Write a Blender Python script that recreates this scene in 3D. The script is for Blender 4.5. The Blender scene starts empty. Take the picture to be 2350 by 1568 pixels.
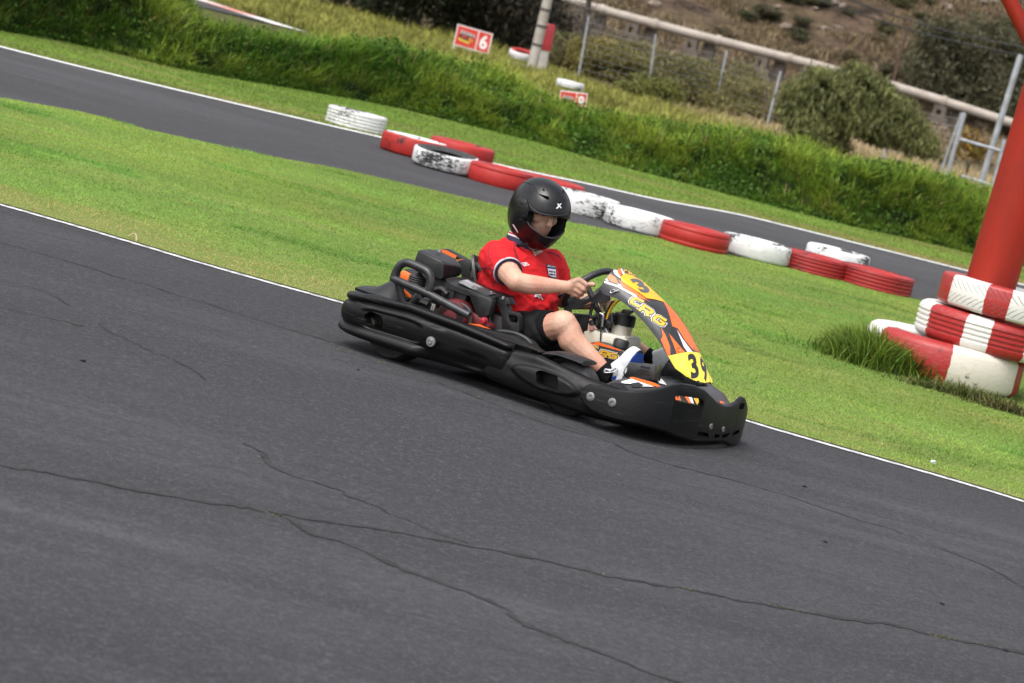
import bpy, bmesh, math, random
import numpy as np
from mathutils import Vector, Matrix, noise
from mathutils.bvhtree import BVHTree

rng = np.random.default_rng(11)
random.seed(11)
SC = bpy.context.scene
COL = SC.collection
R = math.radians

# ---------------------------------------------------------------- camera: surveyed from the photograph
FPX, CAMH, PITCH, ROLL = 6528.0, 1.72, math.atan(738 / 6528), R(14.3)
FW = np.array([0, math.cos(PITCH), -math.sin(PITCH)])
_rt = np.array([1.0, 0, 0]); _up = np.cross(_rt, FW)
CR = _rt * math.cos(ROLL) + _up * math.sin(ROLL)
CU = -_rt * math.sin(ROLL) + _up * math.cos(ROLL)
CO = np.array([0, 0, CAMH])


def ray(p):
    d = FW * FPX + CR * (p[0] - 1175) - CU * (p[1] - 784)
    return d / np.linalg.norm(d)


def gnd(p, z=0.0):
    d = ray(p)
    return CO + d * ((z - CAMH) / d[2])


def at(p, Y):
    d = ray(p)
    return CO + d * (Y / d[1])


KPHI = R(26)
KF = np.array([math.cos(KPHI), -math.sin(KPHI), 0])
KL = np.array([math.sin(KPHI), math.cos(KPHI), 0])
KO = gnd((1640, 1016), 0.03); KO[2] = 0.0


def tolocal(q):
    q = np.asarray(q) - KO
    return np.array([q @ KF, q @ KL, q[2]])


CAML = tolocal(CO)


def rayl(p):
    d = ray(p)
    return np.array([d @ KF, d @ KL, d[2]])


def K(p, y):
    """photo point -> kart coordinates on the plane y (x forward, y left, z up)"""
    d = rayl(p)
    return CAML + d * ((y - CAML[1]) / d[1])


def A(x, y): return (745.8 + x * .439, 372.9 + y * .439)
def B(x, y): return (757.3 + x * .2051, 550.8 + y * .2051)
def D(x, y): return (1204.8 + x * .2854, 585.2 + y * .2854)
def E2(x, y): return (1319.6 + x * .2013, 717.2 + y * .2013)
def C5(x, y): return (1135.9 + x * .1463, 596.7 + y * .1463)
def C3(x, y): return (1061.4 + x * .183, 372.9 + y * .183)     # helmet close-up
def N1(x, y): return (x * .3418, y * .3418)
def N2(x, y): return (717.2 + x * .3418, y * .3418)
def N3(x, y): return (1549.1 + x * .3408, y * .3408)
def N4(x, y): return (1835.9 + x * .311, 516.4 + y * .311)
def N5(x, y): return (1147.4 + x * .415, 401.6 + y * .415)
def N6(x, y): return (745.8 + x * .2441, 218 + y * .2441)
def N7(x, y): return (975.3 + x * .1953, y * .1953)


# ---------------------------------------------------------------- materials
def new_mat(name):
    m = bpy.data.materials.new(name); m.use_nodes = True
    nt = m.node_tree
    b = nt.nodes['Principled BSDF']
    return m, nt, b


def nd(nt, typ, **kw):
    n = nt.nodes.new(typ)
    for k, v in kw.items():
        if k.startswith('_'):
            n.inputs[k[1:].replace('_', ' ')].default_value = v
        else:
            setattr(n, k, v)
    return n


def mixc(nt, fac, a, b, blend='MIX'):
    n = nt.nodes.new('ShaderNodeMix'); n.data_type = 'RGBA'; n.blend_type = blend
    for sock, v in ((n.inputs[0], fac), (n.inputs[6], a), (n.inputs[7], b)):
        if hasattr(v, 'is_output'): nt.links.new(v, sock)
        elif isinstance(v, (int, float)): sock.default_value = v
        else: sock.default_value = (*v[:3], 1)
    return n.outputs[2]


def ramp(nt, val, p0, p1, c0=0.0, c1=1.0):
    n = nt.nodes.new('ShaderNodeMapRange'); n.clamp = True
    nt.links.new(val, n.inputs[0])
    for i, v in enumerate((p0, p1, c0, c1)): n.inputs[i + 1].default_value = v
    return n.outputs[0]


def noi(nt, scale, detail=3, rough=.55, vec=None, stretch=None, dist=0.0):
    n = nt.nodes.new('ShaderNodeTexNoise')
    n.inputs['Scale'].default_value = scale; n.inputs['Detail'].default_value = detail
    n.inputs['Roughness'].default_value = rough; n.inputs['Distortion'].default_value = dist
    if vec is None:
        vec = nt.nodes.new('ShaderNodeTexCoord').outputs['Object']
    if stretch:
        mp = nt.nodes.new('ShaderNodeMapping'); mp.inputs['Scale'].default_value = stretch[:3]
        if len(stretch) > 3: mp.inputs['Rotation'].default_value = (0, 0, stretch[3])
        nt.links.new(vec, mp.inputs[0]); vec = mp.outputs[0]
    nt.links.new(vec, n.inputs[0])
    return n.outputs[0]


def bump(nt, b, h, strength=.3, dist=.01):
    n = nt.nodes.new('ShaderNodeBump'); n.inputs['Strength'].default_value = strength
    n.inputs['Distance'].default_value = dist
    nt.links.new(h, n.inputs['Height']); nt.links.new(n.outputs[0], b.inputs['Normal'])


def M(name, c, rough=.5, metal=0.0, c2=None, scale=12, lo=.4, hi=.65, bumps=0.0, bscale=150, bdist=.004, spec=.5,
      stretch=None, rvar=0.0, sss=0.0, coat=0.0, detail=4):
    m, nt, b = new_mat(name)
    b.inputs['Base Color'].default_value = (*c, 1)
    b.inputs['Roughness'].default_value = rough
    b.inputs['Metallic'].default_value = metal
    b.inputs['Specular IOR Level'].default_value = spec
    b.inputs['Coat Weight'].default_value = coat
    if sss:
        b.inputs['Subsurface Weight'].default_value = sss
        b.inputs['Subsurface Radius'].default_value = (.01, .004, .002)
    if c2 is None: c2 = tuple(x * .8 for x in c)
    f = noi(nt, scale, detail, stretch=stretch)
    nt.links.new(mixc(nt, ramp(nt, f, lo, hi), c, c2), b.inputs['Base Color'])
    if rvar:
        nt.links.new(ramp(nt, f, lo, hi, rough, rough + rvar), b.inputs['Roughness'])
    if bumps: bump(nt, b, noi(nt, bscale, 3), bumps, bdist)
    return m


def paint_mat(name, col, wear=.62, rubber=(.012, .012, .013), soft=.06, rough=.5):
    """old tyre paint, scuffed through to the rubber; each tyre gets its own pattern"""
    m, nt, b = new_mat(name)
    tc = nt.nodes.new('ShaderNodeTexCoord'); oi = nt.nodes.new('ShaderNodeObjectInfo')
    add = nt.nodes.new('ShaderNodeVectorMath'); add.operation = 'MULTIPLY_ADD'
    nt.links.new(oi.outputs['Random'], add.inputs[0])
    add.inputs[1].default_value = (37, 23, 11)
    nt.links.new(tc.outputs['Object'], add.inputs[2])
    v = add.outputs[0]
    big = noi(nt, 3.2, 2, vec=v)
    fine = noi(nt, 22, 6, .75, vec=v, stretch=(1, 1, 3.2))
    s = nt.nodes.new('ShaderNodeMath'); s.operation = 'MULTIPLY_ADD'
    nt.links.new(big, s.inputs[0]); s.inputs[1].default_value = .95; nt.links.new(fine, s.inputs[2])
    wearf = ramp(nt, s.outputs[0], wear + .455, wear + .455 + soft)
    dirt = ramp(nt, noi(nt, 9, 5, .7, vec=v, stretch=(1, 1, 2)), .45, .75)
    c = mixc(nt, dirt, col, tuple(x * .78 for x in col))
    spk = ramp(nt, noi(nt, 46, 4, .7, vec=v), .66, .72)
    c = mixc(nt, spk, c, tuple(x * .55 + .01 for x in col))
    nt.links.new(mixc(nt, wearf, c, rubber), b.inputs['Base Color'])
    b.inputs['Roughness'].default_value = rough
    b.inputs['Specular IOR Level'].default_value = .3
    bump(nt, b, fine, .35, .006)
    return m


def sector_mat(name, stops, cols, chevron=False, wear=.75):
    """paint in bands round the tyre: stops are angles (deg) seen from the tyre's axis"""
    m, nt, b = new_mat(name)
    tc = nt.nodes.new('ShaderNodeTexCoord')
    sep = nt.nodes.new('ShaderNodeSeparateXYZ'); nt.links.new(tc.outputs['Object'], sep.inputs[0])
    neg = nt.nodes.new('ShaderNodeMath'); neg.operation = 'MULTIPLY'; neg.inputs[1].default_value = -1
    nt.links.new(sep.outputs[1], neg.inputs[0])
    at2 = nt.nodes.new('ShaderNodeMath'); at2.operation = 'ARCTAN2'
    nt.links.new(sep.outputs[0], at2.inputs[0]); nt.links.new(neg.outputs[0], at2.inputs[1])
    wob = noi(nt, 14, 3)
    w = nt.nodes.new('ShaderNodeMath'); w.operation = 'MULTIPLY_ADD'
    nt.links.new(wob, w.inputs[0]); w.inputs[1].default_value = .05; nt.links.new(at2.outputs[0], w.inputs[2])
    f = ramp(nt, w.outputs[0], -math.pi + .025, math.pi + .025)
    cr = nt.nodes.new('ShaderNodeValToRGB'); cr.color_ramp.interpolation = 'CONSTANT'
    el = cr.color_ramp.elements
    el[0].position = 0; el[0].color = (*cols[0], 1)
    el.remove(el[1])
    for s_, c_ in zip(stops, cols[1:]):
        e = el.new((s_ + 180) / 360); e.color = (*c_, 1)
    nt.links.new(f, cr.inputs[0])
    c = cr.outputs[0]
    fine = noi(nt, 25, 6, .7, stretch=(1, 1, 2.5))
    c = mixc(nt, ramp(nt, fine, .5, .8, 0, .35), c, (.25, .22, .18))
    c = mixc(nt, ramp(nt, noi(nt, 8, 6, .75), wear - .05, wear + .03), c, (.02, .02, .022))
    hgt = fine
    if chevron:
        z2 = nt.nodes.new('ShaderNodeMath'); z2.operation = 'ABSOLUTE'; nt.links.new(sep.outputs[2], z2.inputs[0])
        pw = nt.nodes.new('ShaderNodeMath'); pw.operation = 'POWER'; pw.inputs[1].default_value = .6
        nt.links.new(z2.outputs[0], pw.inputs[0])
        k = nt.nodes.new('ShaderNodeMath'); k.operation = 'MULTIPLY_ADD'; k.inputs[1].default_value = 1.15
        nt.links.new(pw.outputs[0], k.inputs[0]); nt.links.new(at2.outputs[0], k.inputs[2])
        s = nt.nodes.new('ShaderNodeMath'); s.operation = 'MULTIPLY'; s.inputs[1].default_value = 62
        nt.links.new(k.outputs[0], s.inputs[0])
        sn = nt.nodes.new('ShaderNodeMath'); sn.operation = 'SINE'; nt.links.new(s.outputs[0], sn.inputs[0])
        g = ramp(nt, sn.outputs[0], .82, .96)
        zlim = ramp(nt, z2.outputs[0], .012, .02)
        zl2 = ramp(nt, z2.outputs[0], .07, .085, 1, 0)
        mm = nt.nodes.new('ShaderNodeMath'); mm.operation = 'MULTIPLY'; nt.links.new(zlim, mm.inputs[0]); nt.links.new(zl2, mm.inputs[1])
        m3 = nt.nodes.new('ShaderNodeMath'); m3.operation = 'MULTIPLY'; nt.links.new(g, m3.inputs[0]); nt.links.new(mm.outputs[0], m3.inputs[1])
        m4 = nt.nodes.new('ShaderNodeMath'); m4.operation = 'MULTIPLY'; m4.inputs[1].default_value = .75
        nt.links.new(m3.outputs[0], m4.inputs[0])
        c = mixc(nt, m4.outputs[0], c, (.05, .04, .04))
        inv = nt.nodes.new('ShaderNodeMath'); inv.operation = 'SUBTRACT'; inv.inputs[0].default_value = 1
        nt.links.new(m3.outputs[0], inv.inputs[1]); hgt = inv.outputs[0]
    nt.links.new(c, b.inputs['Base Color'])
    b.inputs['Roughness'].default_value = .45
    bump(nt, b, hgt, .5, .006)
    return m


def attr_mat(name, rough=.65, transl=.35, spec=.2):
    """leaf and blade material: colour of each blade comes with the mesh"""
    m, nt, b = new_mat(name)
    a = nt.nodes.new('ShaderNodeAttribute'); a.attribute_name = 'col'
    nt.links.new(a.outputs['Color'], b.inputs['Base Color'])
    b.inputs['Roughness'].default_value = rough; b.inputs['Specular IOR Level'].default_value = spec
    t = nt.nodes.new('ShaderNodeBsdfTranslucent'); nt.links.new(a.outputs['Color'], t.inputs[0])
    mx = nt.nodes.new('ShaderNodeMixShader'); mx.inputs[0].default_value = transl
    nt.links.new(b.outputs[0], mx.inputs[1]); nt.links.new(t.outputs[0], mx.inputs[2])
    nt.links.new(mx.outputs[0], nt.nodes['Material Output'].inputs[0])
    return m


# ---------------------------------------------------------------- objects
def tag(o, label=None, cat=None, group=None, kind=None):
    if label: o['label'] = label
    if cat: o['category'] = cat
    if group: o['group'] = group
    if kind: o['kind'] = kind
    return o


def thing(name, label, cat, loc=(0, 0, 0), rotz=0.0, group=None):
    o = bpy.data.objects.new(name, None); COL.objects.link(o)
    o.empty_display_size = .2
    o.location = loc; o.rotation_euler = (0, 0, rotz)
    return tag(o, label, cat, group)


def link(name, me, mats, parent=None, smooth=None, off=None):
    if not isinstance(mats, (list, tuple)): mats = [mats]
    for m in mats:
        if m: me.materials.append(m)
    if off is not None:
        me.transform(Matrix.Translation(Vector(off)))
    o = bpy.data.objects.new(name, me); COL.objects.link(o)
    if parent: o.parent = parent
    if smooth is not None:
        for p in me.polygons: p.use_smooth = True
        if smooth < 180: me.set_sharp_from_angle(angle=R(smooth))
    return o


def mesh(verts, faces, name='m'):
    me = bpy.data.meshes.new(name)
    me.from_pydata([tuple(map(float, v)) for v in verts], [], [tuple(int(i) for i in f) for f in faces])
    me.validate(); me.update()
    return me


def copy_thing(o, label=None, group=None):
    c = o.copy(); COL.objects.link(c)
    if label: c['label'] = label
    for ch in list(o.children):
        d = ch.copy(); COL.objects.link(d); d.parent = c
        for g in list(ch.children):
            e = g.copy(); COL.objects.link(e); e.parent = d
    return c


class MB:
    """collects pieces of ONE mesh"""
    def __init__(s): s.v = []; s.f = []; s.mi = []; s.cur = 0

    def add(s, v, f):
        n = len(s.v); s.v += [tuple(map(float, q)) for q in v]
        s.f += [tuple(int(i) + n for i in q) for q in f]; s.mi += [s.cur] * len(f)
        return s

    def box(s, c, size, rot=None, bev=0.0):
        bm = bmesh.new(); bmesh.ops.create_cube(bm, size=1)
        bmesh.ops.scale(bm, vec=size, verts=bm.verts)
        if bev: bmesh.ops.bevel(bm, geom=bm.edges[:], offset=bev, segments=2, affect='EDGES', profile=.5)
        return s.bm(bm, rot, c)

    def bm(s, bm, rot=None, c=(0, 0, 0)):
        if rot is not None: bmesh.ops.transform(bm, matrix=rot.to_4x4(), verts=bm.verts)
        bm.verts.index_update()
        s.add([v.co + Vector(c) for v in bm.verts], [[v.index for v in f.verts] for f in bm.faces]); bm.free()
        return s

    def tube(s, pts, r, seg=10, closed=False, caps=True, up=None):
        pts = [Vector(map(float, p)) for p in pts]; n = len(pts)
        rs = list(r) if hasattr(r, '__len__') else [r] * n
        T = []
        for i in range(n):
            a = pts[(i - 1) % n] if (closed or i > 0) else pts[i]
            b = pts[(i + 1) % n] if (closed or i < n - 1) else pts[i]
            T.append((b - a).normalized())
        nrm = T[0].orthogonal().normalized() if up is None else (Vector(up) - T[0] * T[0].dot(Vector(up))).normalized()
        V = []
        for i in range(n):
            nrm = (nrm - T[i] * nrm.dot(T[i])).normalized(); bn = T[i].cross(nrm)
            for k in range(seg):
                a = 2 * math.pi * k / seg
                V.append(pts[i] + (nrm * math.cos(a) + bn * math.sin(a)) * rs[i])
        F = []
        for i in range(n if closed else n - 1):
            j = (i + 1) % n
            for k in range(seg):
                l = (k + 1) % seg
                F.append((i * seg + k, j * seg + k, j * seg + l, i * seg + l)[::-1])
        if caps and not closed:
            F.append(tuple(range(seg))); F.append(tuple(reversed(range((n - 1) * seg, n * seg))))
        return s.add(V, F)

    def lathe(s, prof, seg=32, axis='z', c=(0, 0, 0), closed=False, rot=None):
        """prof: (radius, height) pairs"""
        V = []; F = []; n = len(prof)
        for k in range(seg):
            a = 2 * math.pi * k / seg
            for r, h in prof:
                p = Vector((r * math.cos(a), r * math.sin(a), h))
                if axis == 'x': p = Vector((p.z, p.x, p.y))
                elif axis == 'y': p = Vector((p.x, p.z, p.y))
                if rot is not None: p = rot @ p
                V.append(p + Vector(c))
        m = n if closed else n - 1
        for k in range(seg):
            l = (k + 1) % seg
            for i in range(m):
                j = (i + 1) % n
                F.append((k * n + i, l * n + i, l * n + j, k * n + j))
        if axis == 'y': F = [f[::-1] for f in F]
        return s.add(V, F)

    def loft(s, rings, closed=True, caps=True):
        n = len(rings[0]); V = [p for r_ in rings for p in r_]; F = []
        for i in range(len(rings) - 1):
            for k in range(n if closed else n - 1):
                l = (k + 1) % n
                F.append((i * n + k, i * n + l, (i + 1) * n + l, (i + 1) * n + k))
        if caps and closed:
            F.append(tuple(reversed(range(n)))); F.append(tuple(range((len(rings) - 1) * n, len(rings) * n)))
        return s.add(V, F)

    def prism(s, poly, d, bev=0.0):
        """poly: coplanar 3D points, d: extrusion vector"""
        bm = bmesh.new()
        vs = [bm.verts.new(tuple(map(float, p))) for p in poly]
        f = bm.faces.new(vs)
        ex = bmesh.ops.extrude_face_region(bm, geom=[f])
        bmesh.ops.translate(bm, vec=Vector(map(float, d)), verts=[g for g in ex['geom'] if isinstance(g, bmesh.types.BMVert)])
        bmesh.ops.recalc_face_normals(bm, faces=bm.faces)
        if bev: bmesh.ops.bevel(bm, geom=bm.edges[:], offset=bev, segments=2, affect='EDGES', profile=.5)
        return s.bm(bm)

    def capsule(s, p0, r0, p1, r1, seg=14, k=5):
        p0 = Vector(map(float, p0)); p1 = Vector(map(float, p1)); t = (p1 - p0); L = t.length; t.normalize()
        rings = []
        for i in range(k + 1):
            a = -math.pi / 2 + (math.pi / 2) * i / k
            rings.append((p0 + t * (math.sin(a) * r0), max(1e-4, math.cos(a) * r0)))
        for i in range(k + 1):
            a = (math.pi / 2) * i / k
            rings.append((p1 + t * (math.sin(a) * r1), max(1e-4, math.cos(a) * r1)))
        return s.tube([q[0] for q in rings], [q[1] for q in rings], seg)

    def ellipsoid(s, c, rx, ry, rz, seg=24, rings=14):
        """rx, ry, rz: axis vectors"""
        c = Vector(map(float, c)); X, Y, Z = (Vector(map(float, q)) for q in (rx, ry, rz))
        V = []; F = []
        for i in range(rings + 1):
            a = -math.pi / 2 + math.pi * i / rings; ca = max(1e-3, math.cos(a))
            for k in range(seg):
                b = 2 * math.pi * k / seg
                V.append(c + X * (ca * math.cos(b)) + Y * (ca * math.sin(b)) + Z * math.sin(a))
        for i in range(rings):
            for k in range(seg):
                l = (k + 1) % seg
                F.append((i * seg + k, i * seg + l, (i + 1) * seg + l, (i + 1) * seg + k))
        F.append(tuple(reversed(range(seg)))); F.append(tuple(range(rings * seg, rings * seg + seg)))
        return s.add(V, F)

    def mesh(s, name='m'):
        me = mesh(s.v, s.f, name)
        if any(s.mi) and len(me.polygons) == len(s.mi):
            me.polygons.foreach_set('material_index', s.mi)
        return me

    def build(s, name, mats, parent=None, smooth=35, off=None):
        return link(name, s.mesh(name), mats, parent, smooth, off)


def evalmesh(me, mods):
    """apply modifiers to a mesh (mods: list of functions that set one up) and return the new mesh"""
    o = bpy.data.objects.new('tmp', me); COL.objects.link(o)
    for typ, kw in mods:
        md = o.modifiers.new('m', typ)
        for k, v in kw.items(): setattr(md, k, v)
    dg = bpy.context.evaluated_depsgraph_get(); dg.update()
    r = bpy.data.meshes.new_from_object(o.evaluated_get(dg), depsgraph=dg)
    bpy.data.objects.remove(o)
    return r


def cut(me, cutters):
    """boolean: solid mesh minus each cutter mesh"""
    obs = []
    for q in [me] + list(cutters):
        bm = bmesh.new(); bm.from_mesh(q); bmesh.ops.remove_doubles(bm, verts=bm.verts, dist=1e-6); bmesh.ops.recalc_face_normals(bm, faces=bm.faces); bm.to_mesh(q); bm.free()
    for c in cutters:
        o = bpy.data.objects.new('cut', c); COL.objects.link(o); obs.append(o)
    r = evalmesh(me, [('BOOLEAN', dict(operation='DIFFERENCE', solver='EXACT', object=o)) for o in obs])
    if len(r.vertices) < .5 * len(me.vertices):
        r = evalmesh(me, [('BOOLEAN', dict(operation='DIFFERENCE', solver='FAST', object=o)) for o in obs])
        print('FAST boolean', len(me.vertices), len(r.vertices))
    if len(r.vertices) < .5 * len(me.vertices): r = me
    for o in obs: bpy.data.objects.remove(o)
    return r


def remesh(me, voxel, smooth=4, fac=.5):
    return evalmesh(me, [('REMESH', dict(mode='VOXEL', voxel_size=voxel)), ('SMOOTH', dict(factor=fac, iterations=smooth))])


def cat(pts, n):
    """smooth curve through points (Catmull-Rom), n samples"""
    P = np.asarray(pts, float); m = len(P)
    P2 = np.vstack([2 * P[0] - P[1], P, 2 * P[-1] - P[-2]])
    out = []
    for t in np.linspace(0, m - 1, n):
        i = min(int(t), m - 2); u = t - i
        a, b, c, d = P2[i:i + 4]
        out.append(.5 * ((2 * b) + (-a + c) * u + (2 * a - 5 * b + 4 * c - d) * u * u + (-a + 3 * b - 3 * c + d) * u ** 3))
    return np.array(out)


def np_mesh(name, V, F, mat, col=None, smooth=False):
    """fast mesh from arrays: V (n,3), F (m,k)"""
    me = bpy.data.meshes.new(name)
    k = F.shape[1]
    me.vertices.add(len(V)); me.vertices.foreach_set('co', V.astype(np.float32).ravel())
    me.loops.add(F.size); me.loops.foreach_set('vertex_index', F.astype(np.int32).ravel())
    me.polygons.add(len(F))
    me.polygons.foreach_set('loop_start', np.arange(0, F.size, k, dtype=np.int32))
    if col is not None:
        a = me.attributes.new('col', 'FLOAT_COLOR', 'POINT')
        c4 = np.ones((len(V), 4), np.float32); c4[:, :3] = col
        a.data.foreach_set('color', c4.ravel())
    me.update(calc_edges=True)
    if smooth: me.polygons.foreach_set('use_smooth', np.ones(len(F), bool))
    me.materials.append(mat)
    return me


def vnoise(x, y, s, seed=0.0):
    """cheap smooth 2D value noise, vectorised, 0..1"""
    x = np.asarray(x) * s + seed * 17.3; y = np.asarray(y) * s + seed * 5.1
    xi = np.floor(x); yi = np.floor(y); u = x - xi; v = y - yi
    u = u * u * (3 - 2 * u); v = v * v * (3 - 2 * v)
    def h(a, b): return np.modf(np.abs(np.sin(a * 127.1 + b * 311.7 + seed * 7.7) * 43758.5453))[0]
    return (h(xi, yi) * (1 - u) + h(xi + 1, yi) * u) * (1 - v) + (h(xi, yi + 1) * (1 - u) + h(xi + 1, yi + 1) * u) * v


def fbm(x, y, s, seed=0.0, o=3):
    t = 0; a = .5; n = 0
    for i in range(o):
        t = t + a * vnoise(x, y, s * 2 ** i, seed + i * 3.7); n += a; a *= .5
    return t / n


def blades(name, base, length, width, lean, col, mat, segs=1, tipcol=1.15, droop=.5):
    """grass: base (n,3), per-blade length/width/lean/colour arrays; segs=1 gives one triangle, more give a bent strip"""
    n = len(base)
    az = rng.uniform(0, 2 * math.pi, n); d = np.stack([np.cos(az), np.sin(az), np.zeros(n)], 1)
    wa = az + math.pi / 2 + rng.normal(0, .5, n)
    w = np.stack([np.cos(wa), np.sin(wa), np.zeros(n)], 1) * (width * .5)[:, None]
    rows = []; cols = []
    for i in range(segs + 1):
        t = i / segs
        hor = lean * (t ** 1.6) * length
        ver = length * (t - droop * lean * t * t)
        c = base + d * hor[:, None]; c[:, 2] += ver
        cc = col * (1 + (tipcol - 1) * t)
        if i < segs:
            ww = w * (1 - .55 * t)
            rows += [c - ww, c + ww]; cols += [cc, cc]
        else:
            rows += [c]; cols += [cc]
    V = np.stack(rows, 1); C = np.stack(cols, 1); m = V.shape[1]
    idx = np.arange(n)[:, None] * m
    tris = []
    for i in range(segs - 1):
        a = 2 * i
        tris += [[a, a + 1, a + 3], [a, a + 3, a + 2]]
    a = 2 * (segs - 1); tris += [[a, a + 1, a + 2]]
    F = np.concatenate([idx + np.array(t)[None] for t in tris], 0)
    return np_mesh(name, V.reshape(-1, 3), F, mat, np.clip(C.reshape(-1, 3), 0, 1))
# ================================================================ world, sun, camera
w = bpy.data.worlds.new("World"); SC.world = w; w.use_nodes = True
nt = w.node_tree
SUN_EL, SUN_AZ = R(58), R(215)           # azimuth clockwise from +Y: high, from behind the camera's left shoulder
sky = nt.nodes.new('ShaderNodeTexSky'); sky.sky_type = 'NISHITA'; sky.sun_disc = False
sky.sun_elevation = SUN_EL; sky.sun_rotation = SUN_AZ
sky.air_density = 1.0; sky.dust_density = 4.0; sky.ozone_density = 1.0
hs = nt.nodes.new('ShaderNodeHueSaturation'); hs.inputs['Saturation'].default_value = .3   # overcast: a white sky
nt.links.new(sky.outputs[0], hs.inputs['Color'])
nt.links.new(hs.outputs[0], nt.nodes['Background'].inputs[0])
nt.nodes['Background'].inputs[1].default_value = .15
sl = bpy.data.lights.new('sun', 'SUN'); sl.energy = 1.0; sl.angle = R(40); sl.color = (1, .96, .9)
so = bpy.data.objects.new('sun', sl); COL.objects.link(so)
sdir = Vector((math.sin(SUN_AZ) * math.cos(SUN_EL), math.cos(SUN_AZ) * math.cos(SUN_EL), math.sin(SUN_EL)))
so.rotation_euler = sdir.to_track_quat('Z', 'Y').to_euler()
so.location = (0, 0, 40)
cd = bpy.data.cameras.new('camera'); cam = bpy.data.objects.new('camera', cd); COL.objects.link(cam)
cd.sensor_width = 36; cd.lens = FPX / 2350 * 36; cd.clip_start = .1; cd.clip_end = 6000
cam.matrix_world = Matrix((( CR[0], CU[0], -FW[0], CO[0]), (CR[1], CU[1], -FW[1], CO[1]), (CR[2], CU[2], -FW[2], CO[2]), (0, 0, 0, 1)))
cd.dof.use_dof = True; cd.dof.focus_distance = 13.2; cd.dof.aperture_fstop = 6.0
SC.camera = cam
SC.view_settings.view_transform = 'Standard'; SC.view_settings.look = 'None'
SC.view_settings.exposure = 1.02
SC.view_settings.gamma = 1

# ================================================================ layout curves on the ground, Y as a function of X
def curve(pix, left, right, z=0.0):
    P = np.array([gnd(p, z)[:2] for p in pix]); P = P[np.argsort(P[:, 0])]
    a = P[0] + (P[0] - P[1]) / (P[0][0] - P[1][0]) * (left - P[0][0]); b = P[-1] + (P[-1] - P[-2]) / (P[-1][0] - P[-2][0]) * (right - P[-1][0])
    P = np.vstack([a, P, b])
    return lambda x: np.interp(x, P[:, 0], P[:, 1])


def smoothf(f, r, lo=-30, hi=30):
    xs = np.linspace(lo, hi, 1200); ys = f(xs); k = max(1, int(r / (xs[1] - xs[0])))
    yp = np.pad(ys, k, mode='edge'); ker = np.ones(2 * k + 1) / (2 * k + 1)
    yp = np.convolve(yp, ker, 'valid')
    return lambda x: np.interp(x, xs, yp)


y_line = smoothf(curve([(0, 473.6), (197, 528.6), (366, 580), (549, 635), (776, 695), (1715, 970), (1920, 1033), (2125, 1085), (2348, 1155)], -14, 14), .5)
y_lawn_far = smoothf(curve([(0, 227), (205, 262), (342, 302), (700, 378), (746, 381.5), (1167, 479), (1288, 509.6), (1504, 547), (1637, 580), (1911, 638), (2112, 692), (2300, 735)], -14, 14), .25)
y_far = smoothf(curve([(0, 109), (150, 147), (400, 207), (649, 265), (803, 301), (868, 315.6), (1230, 400), (1305, 413.6), (1520, 463), (1687, 491), (2123, 599), (2215, 622)], -16, 16), .4)
y_bank = smoothf(curve([(0, 73.5), (205, 109), (342, 147), (513, 181), (684, 208), (803, 229), (909, 249), (1059, 287), (1230, 328), (1400, 379), (1520, 410), (1753, 470), (1924, 515), (2084, 550), (2222, 583)], -20, 20), .4)


def hill(x, y):
    t = np.clip((y - 112) / 75, 0, 1)
    z = 1.15 * t * t * (3 - 2 * t)
    k = np.clip((y - 196), 0, 400)
    z = z + k * .40 + np.clip(k / 25, 0, 1) * (5.0 * (fbm(x, y, .045, 3) - .5) + 2.0 * (fbm(x, y, .16, 5) - .5))
    return z + np.clip((y - 82) / 30, 0, 1) * .5 * (fbm(x, y, .12, 8) - .5)


# ---------------------------------------------------------------- ground sheet
ys = np.concatenate([[-1500, -300, -40], np.arange(-10, 60, 2.0), np.arange(60, 112, 3.0), np.arange(112, 330, 2.2), [345, 370, 420, 520, 700, 1200]])
xs = np.concatenate([[-1500, -500, -200], np.arange(-90, 120, 2.2), [140, 200, 500, 1500]])
gx, gy = np.meshgrid(xs, ys)
gz = hill(gx, np.minimum(gy, 420)); gz[gy < 56] = 0
V = np.stack([gx, gy, gz], -1).reshape(-1, 3); nx = len(xs)
i, j = np.meshgrid(np.arange(len(ys) - 1), np.arange(nx - 1), indexing='ij'); a = (i * nx + j).ravel()
F = np.stack([a, a + 1, a + nx + 1, a + nx], 1)
m, nt, b = new_mat('ground_soil')
sp = nt.nodes.new('ShaderNodeSeparateXYZ'); nt.links.new(nt.nodes.new('ShaderNodeTexCoord').outputs['Object'], sp.inputs[0])
n1 = noi(nt, .9, 5, .7); n2 = noi(nt, .09, 5, .65); n3 = noi(nt, .55, 7, .8)
near = mixc(nt, ramp(nt, n1, .35, .65), (.055, .085, .018), (.085, .085, .03))
dry = mixc(nt, ramp(nt, n3, .4, .6), (.13, .105, .052), (.07, .065, .03))
hillc = mixc(nt, ramp(nt, n3, .42, .58), (.115, .078, .054), (.026, .019, .015))
hillc = mixc(nt, ramp(nt, n2, .45, .6), hillc, mixc(nt, ramp(nt, n1, .4, .6), (.125, .092, .055), (.05, .038, .023)))
c = mixc(nt, ramp(nt, sp.outputs[1], 55, 75), near, dry)
c = mixc(nt, ramp(nt, sp.outputs[1], 115, 150), c, hillc)
nt.links.new(c, b.inputs['Base Color']); b.inputs['Roughness'].default_value = .95; b.inputs['Specular IOR Level'].default_value = .1
bump(nt, b, n3, .8, .5)
o = bpy.data.objects.new('ground', np_mesh('ground', V, F, m, smooth=True)); COL.objects.link(o); tag(o, kind='structure')


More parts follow.
